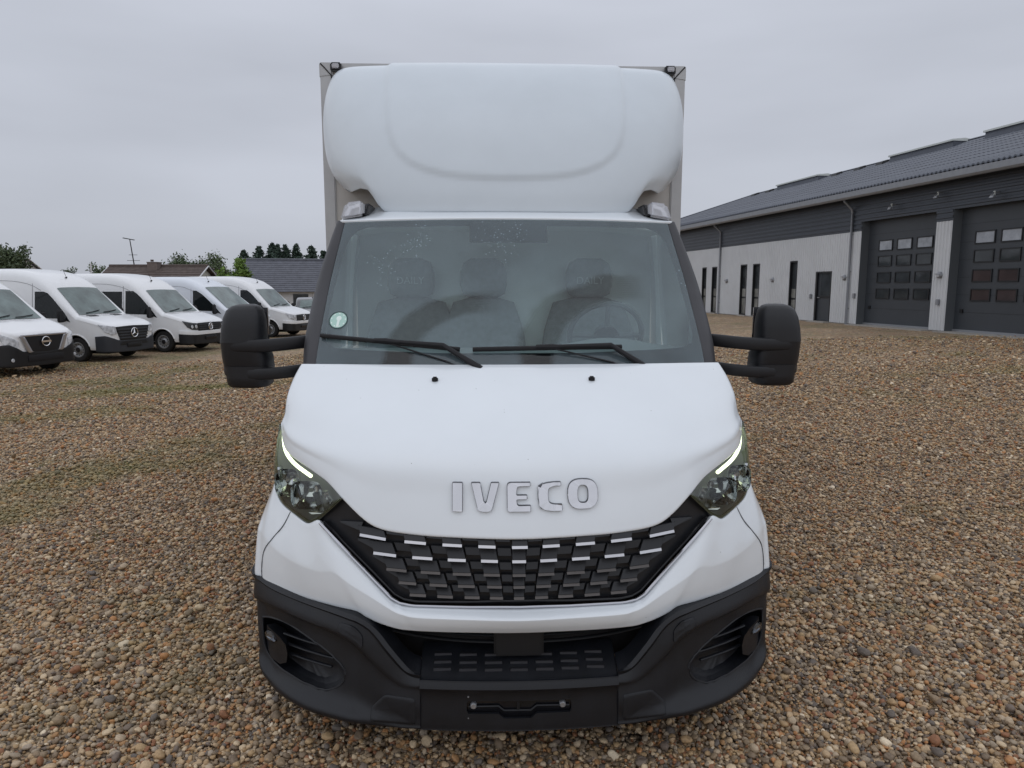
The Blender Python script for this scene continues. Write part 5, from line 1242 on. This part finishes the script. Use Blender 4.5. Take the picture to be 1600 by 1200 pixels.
def build_workshop():
    """local x = along the wall going away from the camera, y = outwards (to the lot), z up"""
    A = R(8.1); B = empty('workshop_building', (14.37, 20.4, .33))
    ex = Vector((-math.sin(A), math.cos(A), 0)); ey = Vector((-math.cos(A), -math.sin(A), 0))
    B.matrix_world = Matrix(((ex.x, ey.x, 0, 14.37), (ex.y, ey.y, 0, 20.4), (0, 0, 1, .33), (0, 0, 0, 1)))
    # the axes above are left-handed in plan; keep a proper rotation and mirror the local y instead
    B.matrix_world = Matrix.Translation((14.37, 20.4, .33)) @ Matrix.Rotation(math.atan2(ex.y, ex.x), 4, 'Z')
    f = lambda s, o, h: (s, o, h)        # +y of this frame points towards the lot
    tag(B, 'long workshop hall with grey roof, dark band and big sectional doors', 'building')
    def clad(name, s0, s1, h0, h1, off, m, per=.145, dep=.022, horiz=False):
        V = []; F = []
        n = max(1, int(round(((h1 - h0) if horiz else (s1 - s0)) / per)))
        st = []
        for k in range(n):
            a = (h0 + (h1 - h0) * k / n) if horiz else (s0 + (s1 - s0) * k / n); p = ((h1 - h0) if horiz else (s1 - s0)) / n
            st += [(a, 0), (a + p * .42, 0), (a + p * .52, dep), (a + p * .90, dep)]
        st.append(((h1 if horiz else s1), 0))
        for a, d in st:
            for b in ((s0, s1) if horiz else (h0, h1)): V.append(f(b, off + d, a) if horiz else f(a, off + d, b))
        for k in range(len(st) - 1): F.append((2 * k, 2 * k + 1, 2 * k + 3, 2 * k + 2))
        o = MB().add(V, F).build(name, m, B, False, recalc=False)
        return o
    # --- structure behind the skins
    BK = -.34
    MB().box((-16, -12.4, .0), (28.4, BK - .02, 4.9)).build('hall', M['reveal'], B, False)
    opens = [(28.4, 17.12, None), (16.56, 15.90, None), (15.29, 12.74, None), (12.08, 11.52, None), (10.87, 8.33, None), (7.74, 6.38, None), (5.31, 3.65, None), (0, -.68, None), (-4.30, -4.98, None), (-8.6, -16, None)]
    for s1, s0, _ in opens: clad('pale_cladding', s0, s1, .04, 3.50, -.02, M['clad_pale'])
    for s1, s0, h0, h1 in ((17.12, 16.56, 2.52, 3.5), (15.90, 15.29, 2.52, 3.5), (12.74, 12.08, 2.54, 3.5), (11.52, 10.87, 2.54, 3.5), (8.33, 7.74, 2.56, 3.5), (6.38, 5.31, 2.06, 3.5)):
        clad('pale_cladding', s0, s1, h0, h1, -.02, M['clad_pale'])
    # dark band: continuous above, lower piece between the big doors
    clad('dark_cladding', -16, 28.4, 3.84, 4.86, 0, M['clad_dark'], .17, .028, True)
    for s1, s0 in ((28.4, 3.65), (0, -.68), (-4.3, -4.98), (-8.6, -16)): clad('dark_cladding', s0, s1, 3.505, 3.84, 0, M['clad_dark'], .17, .028, True)
    MB().box((-16, -.10, 4.86), (28.4, .02, 5.0)).build('wall_head', M['clad_dark'], B, False)
    # plinth
    for s1, s0 in ((28.4, 3.65), (0, -.68), (-4.3, -4.98), (-8.6, -16)): MB().box((s0, -.3, -.35), (s1, -.035, .05)).build('plinth', M['concrete'], B, False)
    # --- tall slit windows
    for s1, s0, h1 in ((17.12, 16.56, 2.51), (15.90, 15.29, 2.51), (12.74, 12.08, 2.53), (11.52, 10.87, 2.53), (8.33, 7.74, 2.55)):
        w = MB().box((s0, -.16, .06), (s1, -.12, h1)).build('window', M['pane'], B, False)
        fr = MB(); t = .05
        fr.box((s0, -.14, .06), (s0 + t, .0, h1)); fr.box((s1 - t, -.14, .06), (s1, .0, h1)); fr.box((s0 + t, -.14, h1 - t), (s1 - t, .0, h1)); fr.box((s0 + t, -.14, .06), (s1 - t, .0, .06 + t))
        fr.build('window_frame', M['frame_dark'], w, False)
        MB().box((s0 + t, -.118, .9), (s1 - t, -.10, .95)).build('glazing_bar', M['frame_dark'], w, False)
        MB().box((s0 + t, -.1185, .12), (s1 - t, -.112, .88)).build('pale_panel', M['pale_pane'], w, False)  # pale panels laid over the lower part of the pane
        MB().box((s0 + t, -.1185, .96), (s1 - t, -.112, 1.35)).build('pale_panel', M['pale_pane'], w, False)
        MB().box((s0 - .04, -.05, -.12), (s1 + .04, .09, .055)).build('window_step', M['concrete'], w, False)
    # --- entrance door
    d = MB().box((5.33, -.14, .06), (6.36, -.08, 2.04)).build('entrance_door', M['door_dark'], B, False)
    MB().box((5.40, -.079, 1.09), (6.10, -.07, 1.98)).build('door_pane', M['pane'], d, False)
    fr = MB(); fr.box((5.31, -.15, .04), (5.37, .0, 2.06)); fr.box((6.28, -.15, .04), (6.38, .0, 2.06)); fr.box((5.37, -.15, 2.0), (6.28, .0, 2.06)); fr.box((5.40, -.075, 1.0), (6.28, -.045, 1.08)); fr.build('door_frame', M['frame_dark'], d, False)
    MB().box((6.10, -.07, .98), (6.24, -.02, 1.02)).build('door_handle', M['lampgrey'], d, bevel=.008)
    MB().box((5.25, -.1, -.1), (6.45, .30, .05)).build('door_step', M['concrete'], d, False)
    # --- sectional doors
    def big_door(s0, s1, cols, wide, seen):
        gd = MB().box((s0, BK, .04), (s1, BK + .02, 3.84)).build('garage_door', M['door_dark'], B, False)
        for k in range(1, 7):
            z = .04 + 3.8 * k / 7 + .06; MB().box((s0 + .01, BK + .0205, z - .004), (s1 - .01, BK + .024, z + .004)).build('panel_joint', M['frame_dark'], gd, False)
        for r_, (z1, z0) in enumerate(((3.12, 2.73), (2.56, 2.17), (1.97, 1.58), (1.38, 1.0))):
            for c, (a, b) in enumerate(cols):
                fr = MB(); t = .035; y0, y1 = BK + .021, BK + .05
                fr.box((a, y0, z0), (a + t, y1, z1)); fr.box((b - t, y0, z0), (b, y1, z1)); fr.box((a + t, y0, z1 - t), (b - t, y1, z1)); fr.box((a + t, y0, z0), (b - t, y1, z0 + t))
                w = fr.build('door_window', M['frame_dark'], gd, False)
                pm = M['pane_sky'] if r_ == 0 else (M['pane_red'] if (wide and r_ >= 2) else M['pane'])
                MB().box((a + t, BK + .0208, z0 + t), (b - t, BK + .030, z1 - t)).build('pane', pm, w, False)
        MB().box((s0, BK + .021, .02), (s1, BK + .06, .10)).build('door_seal', M['lampgrey'], gd, False)
        MB().box((s1 - .35, BK + .021, .62), (s1 - .24, BK + .06, .74)).build('door_lock', M['frame_dark'], gd, False)
        # reveals
        MB().box((s1 - .004, BK, .0), (s1 + .006, -.0, 3.84)).build('reveal', M['reveal'], gd, False)
        MB().box((s0 - .006, BK, .0), (s0 + .004, -.0, 3.84)).build('reveal', M['reveal'], gd, False)
        MB().box((s0, BK, 3.835), (s1, -.0, 3.845)).build('reveal', M['door_dark'], gd, False)
        MB().box((s0 - .1, BK - .3, -.2), (s1 + .1, .35, .03)).build('threshold', M['concrete'], gd, False)
    big_door(0, 3.65, ((2.34, 3.06), (1.39, 2.12), (.44, 1.17)), False, 3)
    big_door(-4.30, -.68, ((-2.0, -1.26), (-2.92, -2.20), (-3.86, -3.14)), True, 2)
    big_door(-8.60, -4.98, ((-6.3, -5.56), (-7.22, -6.50), (-8.16, -7.44)), True, 0)
    # --- lamps, downpipes, boxes
    for s, h in ((14.13, 1.75), (9.68, 1.76), (4.48, 1.79), (-.33, 1.81)):
        o = MB().lathe([(0, .10), (.07, .09), (.10, .06), (.11, .0)], 'y', 20, c=(s, .0, h)).build('wall_lamp', M['lampgrey'], B)
        MB().lathe([(.075, .092), (.078, .10), (.06, .105), (.0, .112)], 'y', 16, c=(s, .0, h)).build('lamp_lens', M['lamp_lens'], o)
        MB().box((s - .10, .0, h + .02), (s + .10, .125, h + .045)).build('lamp_hood', M['lampgrey'], o, bevel=.01)
    for s in (14.92, 4.17):
        o = MB().tube([(s, .06, .0), (s, .06, 4.2), (s - .0, .10, 4.35), (s - .05, .46, 4.62), (s - .05, .46, 4.72)], .048, 10).build('downpipe', M['gutter'], B)
        for h in (.6, 2.0, 3.4): MB().box((s - .06, -.0, h), (s + .06, .07, h + .03)).build('pipe_bracket', M['gutter'], o, False)
    for s, h, k in ((1.89, 4.17, 0), (-.19, 4.30, 1), (-2.35, 4.05, 2)):
        o = MB().tube([(s, .03, h + .1), (s, .22, h + .08), (s, .30, h)], .02, 8).build('floodlight', M['lampgrey'], B)
        MB().hexa([(s - .08, .20, h - .07), (s + .08, .20, h - .07), (s + .08, .32, h - .08), (s - .08, .32, h - .08), (s - .06, .20, h + .01), (s + .06, .20, h + .01), (s + .06, .28, h + .01), (s - .06, .28, h + .01)]).build('lamp_head', M['lampgrey'], o, bevel=.01)
        MB().tube([(s, .2, h + .01), (s, .2, h + .12)], .03, 8).build('lamp_sensor', M['skylight'], o)
    for s, h in ((6.62, 1.05), (-.35, .95), (3.82, 1.1)): MB().box((s - .06, .0, h - .09), (s + .06, .07, h + .09)).build('switch_box', M['lampgrey'], B, bevel=.01)
    # --- roof: corrugated courses lapping over each other, hip end away from the camera
    e_off, e_h, r_off, r_h, s_end, s_rid, s_near = .52, 4.97, -6.0, 7.33, 28.9, 22.5, -16
    NC = 10; per = .177
    for c in range(NC):
        t0, t1 = c / NC, (c + 1) / NC + .012
        def pt(s, t, lift, d=0):
            return (s, e_off + (r_off - e_off) * t, e_h + (r_h - e_h) * t + lift + d)
        s_hi = s_end + (s_rid - s_end) * t0; V = []; F = []
        n = int((s_hi - s_near) / (per / 4)); 
        for k in range(n + 1):
            s = s_near + (s_hi - s_near) * k / n; d = (.030 if c == 0 else .012) * math.cos(2 * math.pi * (s - s_near) / per)
            te = min(t1, (s - s_end) / (s_rid - s_end)) if s > s_rid else t1
            te = max(te, t0)
            V += [pt(s, t0, .026, d - .05), pt(s, t0, .026, d), pt(s, te, .006, d)]
        for k in range(n):
            F += [(3 * k, 3 * k + 3, 3 * k + 4, 3 * k + 1), (3 * k + 1, 3 * k + 4, 3 * k + 5, 3 * k + 2)]
        MB().add(V, F).build('roof_course', M['roof_sheet'], B, True, 70, recalc=False)
    # far slope, hip and ridge cap as plain planes
    hip = MB().add([(s_end, e_off, e_h), (s_end, -12.5, e_h), (s_rid, r_off, r_h)], [(0, 1, 2)]).add([(s_near, -12.5, e_h), (s_near, r_off, r_h), (s_rid, r_off, r_h), (s_end, -12.5, e_h)], [(0, 1, 2, 3)]).build('roof_back', M['roof_sheet'], B, False)
    MB().tube([(s_near, r_off, r_h + .02), (s_rid, r_off, r_h + .02)], .09, 8, flat=.6).build('ridge_cap', M['roof_sheet'], B)
    MB().tube([(s_rid, r_off, r_h + .02), (s_end, e_off, e_h + .03)], .08, 8, flat=.6).build('hip_cap', M['roof_sheet'], B)
    for s1, s0 in ((18.8, 14.75), (9.3, 5.6), (4.05, .2), (-1.5, -5.3)):
        o = MB().hexa([(s0, r_off + .75, r_h - .30), (s1, r_off + .75, r_h - .30), (s1, r_off - .75, r_h - .30), (s0, r_off - .75, r_h - .30), (s0, r_off + .70, r_h - .02), (s1, r_off + .70, r_h - .02), (s1, r_off - .55, r_h - .02), (s0, r_off - .55, r_h - .02)]).build('ridge_skylight', M['roof_sheet'], B, False)
        MB().hexa([(s0 - .04, r_off + .78, r_h - .018), (s1 + .04, r_off + .78, r_h - .018), (s1 + .04, r_off - .62, r_h - .018), (s0 - .04, r_off - .62, r_h - .018), (s0 - .04, r_off + .78, r_h + .05), (s1 + .04, r_off + .78, r_h + .05), (s1 + .04, r_off + .2, r_h + .11), (s0 - .04, r_off + .2, r_h + .11)]).build('skylight_cover', M['skylight'], o, False)
    for s in (21.6, 19.9, 13.4, 11.6, 10.0):
        MB().hexa([(s - .22, r_off + .75, r_h - .26), (s + .22, r_off + .75, r_h - .26), (s + .2, r_off + .35, r_h - .10), (s - .2, r_off + .35, r_h - .10), (s - .2, r_off + .70, r_h - .12), (s + .2, r_off + .70, r_h - .12), (s + .2, r_off + .4, r_h - .02), (s - .2, r_off + .4, r_h - .02)]).build('roof_vent', M['frame_dark'], B, False)
    # soffit, fascia, gutter
    MB().box((s_near, .03, 4.84), (s_end - .2, .47, 4.87)).build('soffit', M['clad_dark'], B, False)
    gp = [(.46, 4.70), (.46, 4.93), (.48, 4.93), (.48, 4.73), (.50, 4.70), (.58, 4.69), (.63, 4.73), (.645, 4.90), (.665, 4.90), (.655, 4.72), (.60, 4.66), (.50, 4.66)]
    V = [(s_near, a, b) for a, b in gp] + [(s_end, a, b) for a, b in gp]; n = len(gp)
    MB().add(V, [(k, (k + 1) % n, n + (k + 1) % n, n + k) for k in range(n)]).build('gutter', M['gutter'], B, True, 30)
    return B

def gable_house(name, p0, p1, depth, ridge_h, eave_h, base, roof_m, wall_m, label, cat='house', over=.3, tiles=0):
    """long wall from p0 to p1 (seen side), roof ridge parallel to it"""
    p0, p1 = Vector((*p0, 0)), Vector((*p1, 0)); L_ = (p1 - p0).length; ang = math.atan2(p1.y - p0.y, p1.x - p0.x)
    H = empty(name, (p0.x, p0.y, base), ang); tag(H, label, cat)
    eh, rh = eave_h - base, ridge_h - base
    w = MB().add([(0, 0, 0), (L_, 0, 0), (L_, depth, 0), (0, depth, 0), (0, 0, eh), (L_, 0, eh), (L_, depth, eh), (0, depth, eh), (0, depth / 2, rh - .12), (L_, depth / 2, rh - .12)],
                 [(0, 1, 5, 4), (1, 2, 6, 9, 5), (2, 3, 7, 6), (3, 0, 4, 8, 7)]).build('wall', wall_m, H, False)
    sl = (rh - eh) / (depth / 2); drop = over * sl
    for sgn in (0, 1):
        ya, yb = (-over, depth / 2) if not sgn else (depth + over, depth / 2)
        if tiles and not sgn:
            n = tiles
            for k in range(n):      # lapped tile courses
                t0, t1 = k / n, (k + 1) / n + .02
                y0, y1 = ya + (yb - ya) * t0, ya + (yb - ya) * min(1, t1); z0, z1 = eh - drop + (rh - eh + drop) * t0, eh - drop + (rh - eh + drop) * min(1, t1)
                MB().hexa([(-over, y0, z0), (L_ + over, y0, z0), (L_ + over, y1, z1 - .03), (-over, y1, z1 - .03), (-over, y0, z0 + .05), (L_ + over, y0, z0 + .05), (L_ + over, y1, z1 + .01), (-over, y1, z1 + .01)]).build('roof_course', roof_m, H, False)
        else:
            MB().hexa([(-over, ya, eh - drop), (L_ + over, ya, eh - drop), (L_ + over, yb, rh - .05), (-over, yb, rh - .05), (-over, ya, eh - drop + .08), (L_ + over, ya, eh - drop + .08), (L_ + over, yb, rh + .03), (-over, yb, rh + .03)]).build('roof', roof_m, H, False)
    MB().tube([(-over, depth / 2, rh + .03), (L_ + over, depth / 2, rh + .03)], .10, 8).build('ridge', roof_m, H)
    for x in (-over - .02, L_ + over + .02):
        MB().tube([(x, -over, eh - drop + .03), (x, depth / 2, rh), (x, depth + over, eh - drop + .03)], .05, 6).build('verge_board', M['render_wall'], H)
    return H
def build_houses():
    b = -.5
    h = gable_house('brick_house', (-27.0, 46.5), (-20.5, 46.2), 6.5, 3.25, 1.5, b, M['brick_roof'], M['house_wall'], 'low house with brown tiled roof and chimney behind the vans', tiles=12)
    # chimney
    c = MB().box((2.75, 2.6, 2.9), (3.45, 3.3, 3.98)).build('chimney', M['chimney'], h, False)
    MB().box((2.72, 2.57, 3.98), (3.48, 3.33, 4.03)).build('chimney_cap', M['chimney'], c, False)
    MB().tube([(2.95, 2.95, 4.06), (2.95, 2.95, 4.2)], .11, 10).build('chimney_pot', M['brick_roof'], c)
    for x in (.8, 3.6): 
        w = MB().box((x, -.03, .8), (x + 1.2, .01, 1.8)).build('window', M['pane'], h, False)
        MB().box((x - .06, -.05, .74), (x + 1.26, -.03, .8)).build('window_sill', M['render_wall'], w, False)
    g = gable_house('storage_building', (-18.55, 50.6), (-3.5, 52.4), 6.0, 3.85, 1.72, b, M['slate_roof'], M['render_wall'], 'white building with grey slate roof beside the left windscreen pillar', 'building', .45, tiles=16)
    for x in (4, 9):
        w = MB().box((x, -.03, .9), (x + 1.1, .01, 1.75)).build('window', M['pane'], g, False)
        MB().box((x - .06, -.05, .84), (x + 1.16, -.03, .9)).build('window_sill', M['render_wall'], w, False)
    gable_house('far_house', (-52, 62), (-42.4, 61), 6, 4.4, 2.6, b, M['slate_roof'], M['render_wall'], 'sliver of a dark-roofed house at the left edge behind the tree', tiles=8)
    # aerial mast behind the ridge of the brick house
    m = empty('aerial_mast', (-25.45, 49.8, b)); tag(m, 'tall thin television aerial mast rising above the brown roof', 'aerial')
    MB().tube([(0, 0, 0), (.02, 0, 3.9), (-.16, 0, 5.66)], [.05, .04, .03], 6).build('pole', M['chassis'], m)
    MB().tube([(-.62, 0, 5.74), (.12, .1, 5.60)], .035, 6).build('antenna_boom', M['chassis'], m)
    for k in range(6): x = -.55 + k * .12; MB().tube([(x, -.25, 5.72 - k * .02), (x, .3, 5.72 - k * .02)], .012, 5).build('antenna_rod', M['chassis'], m)
    for z, w in ((4.15, .45), (4.55, .3)): MB().tube([(-w, 0, z), (w, 0, z)], .015, 5).build('antenna_rod', M['chassis'], m)
    p = empty('flue_pipe', (-26.3, 45.8, b)); tag(p, 'thin white pole standing in front of the brown roof', 'pole')
    MB().tube([(0, 0, 0), (0, 0, 3.75)], .045, 8).build('pole', M['render_wall'], p); MB().lathe([(.06, 3.72), (.06, 3.78), (0, 3.80)], 'z', 8).build('pole_cap', M['render_wall'], p)

# ================================================================== TREES
def leaf_mat(name, col, var=.35):
    m = bpy.data.materials.new(name); m.use_nodes = True; nt = m.node_tree; N, L = nt.nodes, nt.links; b = N['Principled BSDF']; b.inputs['Roughness'].default_value = .6
    g = N.new('ShaderNodeNewGeometry'); mr = N.new('ShaderNodeMapRange'); mr.inputs[3].default_value = 1 - var; mr.inputs[4].default_value = 1 + var
    L.new(g.outputs['Random Per Island'], mr.inputs[0]); sc = N.new('ShaderNodeVectorMath'); sc.operation = 'SCALE'; sc.inputs[0].default_value = col; L.new(mr.outputs[0], sc.inputs['Scale']); L.new(sc.outputs[0], b.inputs['Base Color'])
    b.inputs['Subsurface Weight'].default_value = 0
    return m
M['bark'] = mat('bark', (.06, .05, .042), .9, var=.3)
M['leaf_dark'] = leaf_mat('dark_leaves', (.075, .105, .05)); M['leaf_mid'] = leaf_mat('mid_leaves', (.095, .13, .06)); M['leaf_bright'] = leaf_mat('bright_leaves', (.12, .20, .035)); M['leaf_copper'] = leaf_mat('copper_leaves', (.07, .05, .055)); M['needle'] = leaf_mat('needles', (.045, .075, .055))
def leaves(P, size, rng):
    n = len(P); a = rng.normal(size=(n, 3)); a /= np.linalg.norm(a, axis=1, keepdims=True); b = np.cross(a, rng.normal(size=(n, 3))); b /= np.linalg.norm(b, axis=1, keepdims=True)
    s = size * rng.uniform(.6, 1.4, (n, 1)); V = np.stack([P - a * s, P + b * s * .55, P + a * s, P - b * s * .55], 1).reshape(-1, 3)
    return V, [(4 * i, 4 * i + 1, 4 * i + 2, 4 * i + 3) for i in range(n)]
def broad_tree(x, y, h, r, lm, label, seed, base=-.5, trunk=.3, n=5200, size=.10, group=None, name='broadleaf_tree'):
    rng = np.random.default_rng(seed); t = empty(name, (x, y, base)); tag(t, label, 'tree', group)
    mb = MB(); mb.tube([(0, 0, 0), (.05, 0, h * .25), (-.05, .05, h * .5), (0, 0, h * .85)], [.16, .12, .08, .02], 8)
    tips = []
    for k in range(11):
        z0 = h * rng.uniform(trunk, .7); w = rng.uniform(0, 6.28); rr = r * rng.uniform(.45, .85); z1 = min(h * .95, z0 + h * rng.uniform(.08, .3))
        mb.tube([(0, 0, z0), (rr * .5 * math.cos(w), rr * .5 * math.sin(w), (z0 + z1) / 2 + .1), (rr * math.cos(w), rr * math.sin(w), z1)], [.06, .04, .012], 5)
    mb.build('trunk', M['bark'], t)
    nc = 34; C = rng.normal(size=(nc, 3)); C /= np.linalg.norm(C, axis=1, keepdims=True); C *= rng.uniform(.35, .92, (nc, 1)); C[:, 2] = np.abs(C[:, 2]) * 1.0 * np.sign(rng.uniform(-.6, 1, nc))
    zc = h * (trunk + 1) / 2; C = C * [r, r, h * (1 - trunk) / 2] + [0, 0, zc]
    idx = rng.integers(0, nc, n); P = C[idx] + rng.normal(size=(n, 3)) * r * .17
    V, F = leaves(P, size, rng); obj('crown', V, F, lm, t, False)
    return t
def conifer(x, y, h, r, label, seed, base=-.5):
    rng = np.random.default_rng(seed); t = empty('conifer_tree', (x, y, base)); tag(t, label, 'tree', 'dark conifers behind the slate roof')
    MB().tube([(0, 0, 0), (0, 0, h * .6), (.03, 0, h)], [.14, .07, .01], 7).build('trunk', M['bark'], t)
    P = []
    z = h * .12
    while z < h * .985:
        rr = r * (1 - z / h) ** .85 + .05; nb = max(5, int(7 + rr * 5))
        for k in range(nb):
            w = rng.uniform(0, 6.28); l = rr * rng.uniform(.65, 1.12); m = int(22 * l / r) + 5
            s = rng.uniform(0, 1, m) ** .8
            bx = l * s * math.cos(w); by = l * s * math.sin(w); bz = z + .10 * l - .32 * l * s + .18 * l * s * s
            P.append(np.stack([bx + rng.normal(0, .06, m), by + rng.normal(0, .06, m), bz + rng.normal(0, .05, m)], 1))
        z += h * rng.uniform(.018, .030)
    P = np.concatenate(P); V, F = leaves(P, .145, rng); obj('crown', V, F, M['needle'], t, False); return t
def build_trees():
    broad_tree(-40.5, 60, 6.0, 1.5, M['leaf_dark'], 'round dark green tree above the roof of the leftmost vans', 1, n=5200, size=.12)
    broad_tree(-33.5, 60, 4.4, .95, M['leaf_mid'], 'small green tree left of the brown roof, behind the second van', 2, n=2200)
    broad_tree(-36.6, 61, 4.1, .9, M['leaf_dark'], 'tiny dark tree top peeping over the second van, left of a greener one', 12, n=1500)
    broad_tree(-26.9, 62, 5.2, 1.6, M['leaf_dark'], 'dark green tree right behind the end of the brown roof', 3, n=6500)
    broad_tree(-25.0, 63, 5.1, 1.6, M['leaf_mid'], 'green tree between the brown roof and the copper-leaved bush', 4, n=6500)
    broad_tree(-20.0, 51, 3.8, 1.2, M['leaf_copper'], 'copper-leaved bush between the brown and the slate roof', 5, n=3200, trunk=.12)
    broad_tree(-21.6, 53, 3.9, 1.1, M['leaf_copper'], 'dark purple bush beside the gable of the brown-roofed house', 6, n=2600, trunk=.12)
    broad_tree(-18.0, 47.2, 3.75, 1.0, M['leaf_bright'], 'bright green bush at the corner of the slate-roofed building', 7, n=4200, trunk=.1)
    broad_tree(-17.15, 47.6, 4.25, .8, M['leaf_bright'], 'taller light green bush touching the slate roof', 8, n=3000, trunk=.1)
    con = [(-24.4, 6.0, 2.6, 'leftmost and lowest of the dark conifers'), (-23.1, 6.45, 2.9, 'second conifer from the left behind the slate roof'), (-21.9, 6.8, 2.9, 'tallest of the dark conifers, third from the left'), (-21.1, 6.6, 2.7, 'conifer whose top crowds against the tallest conifer'), (-20.45, 6.5, 2.8, 'conifer in the middle of the row behind the slate roof'), (-19.5, 6.6, 2.8, 'last conifer before the gap in the row'), (-17.7, 6.4, 3.0, 'broad conifer right of the gap, near the pillar of the truck'), (-16.6, 6.0, 2.8, 'conifer nearest the windscreen pillar of the truck')]
    for i, (x, h, r, lab) in enumerate(con): conifer(x, 70 + (i % 3) * .6, h, r, lab, 20 + i)

# ================================================================== ASSEMBLE
build_ground()
build_workshop()
build_houses()
build_trees()
build_truck()
build_vans()
build_gravel()
build_grass()
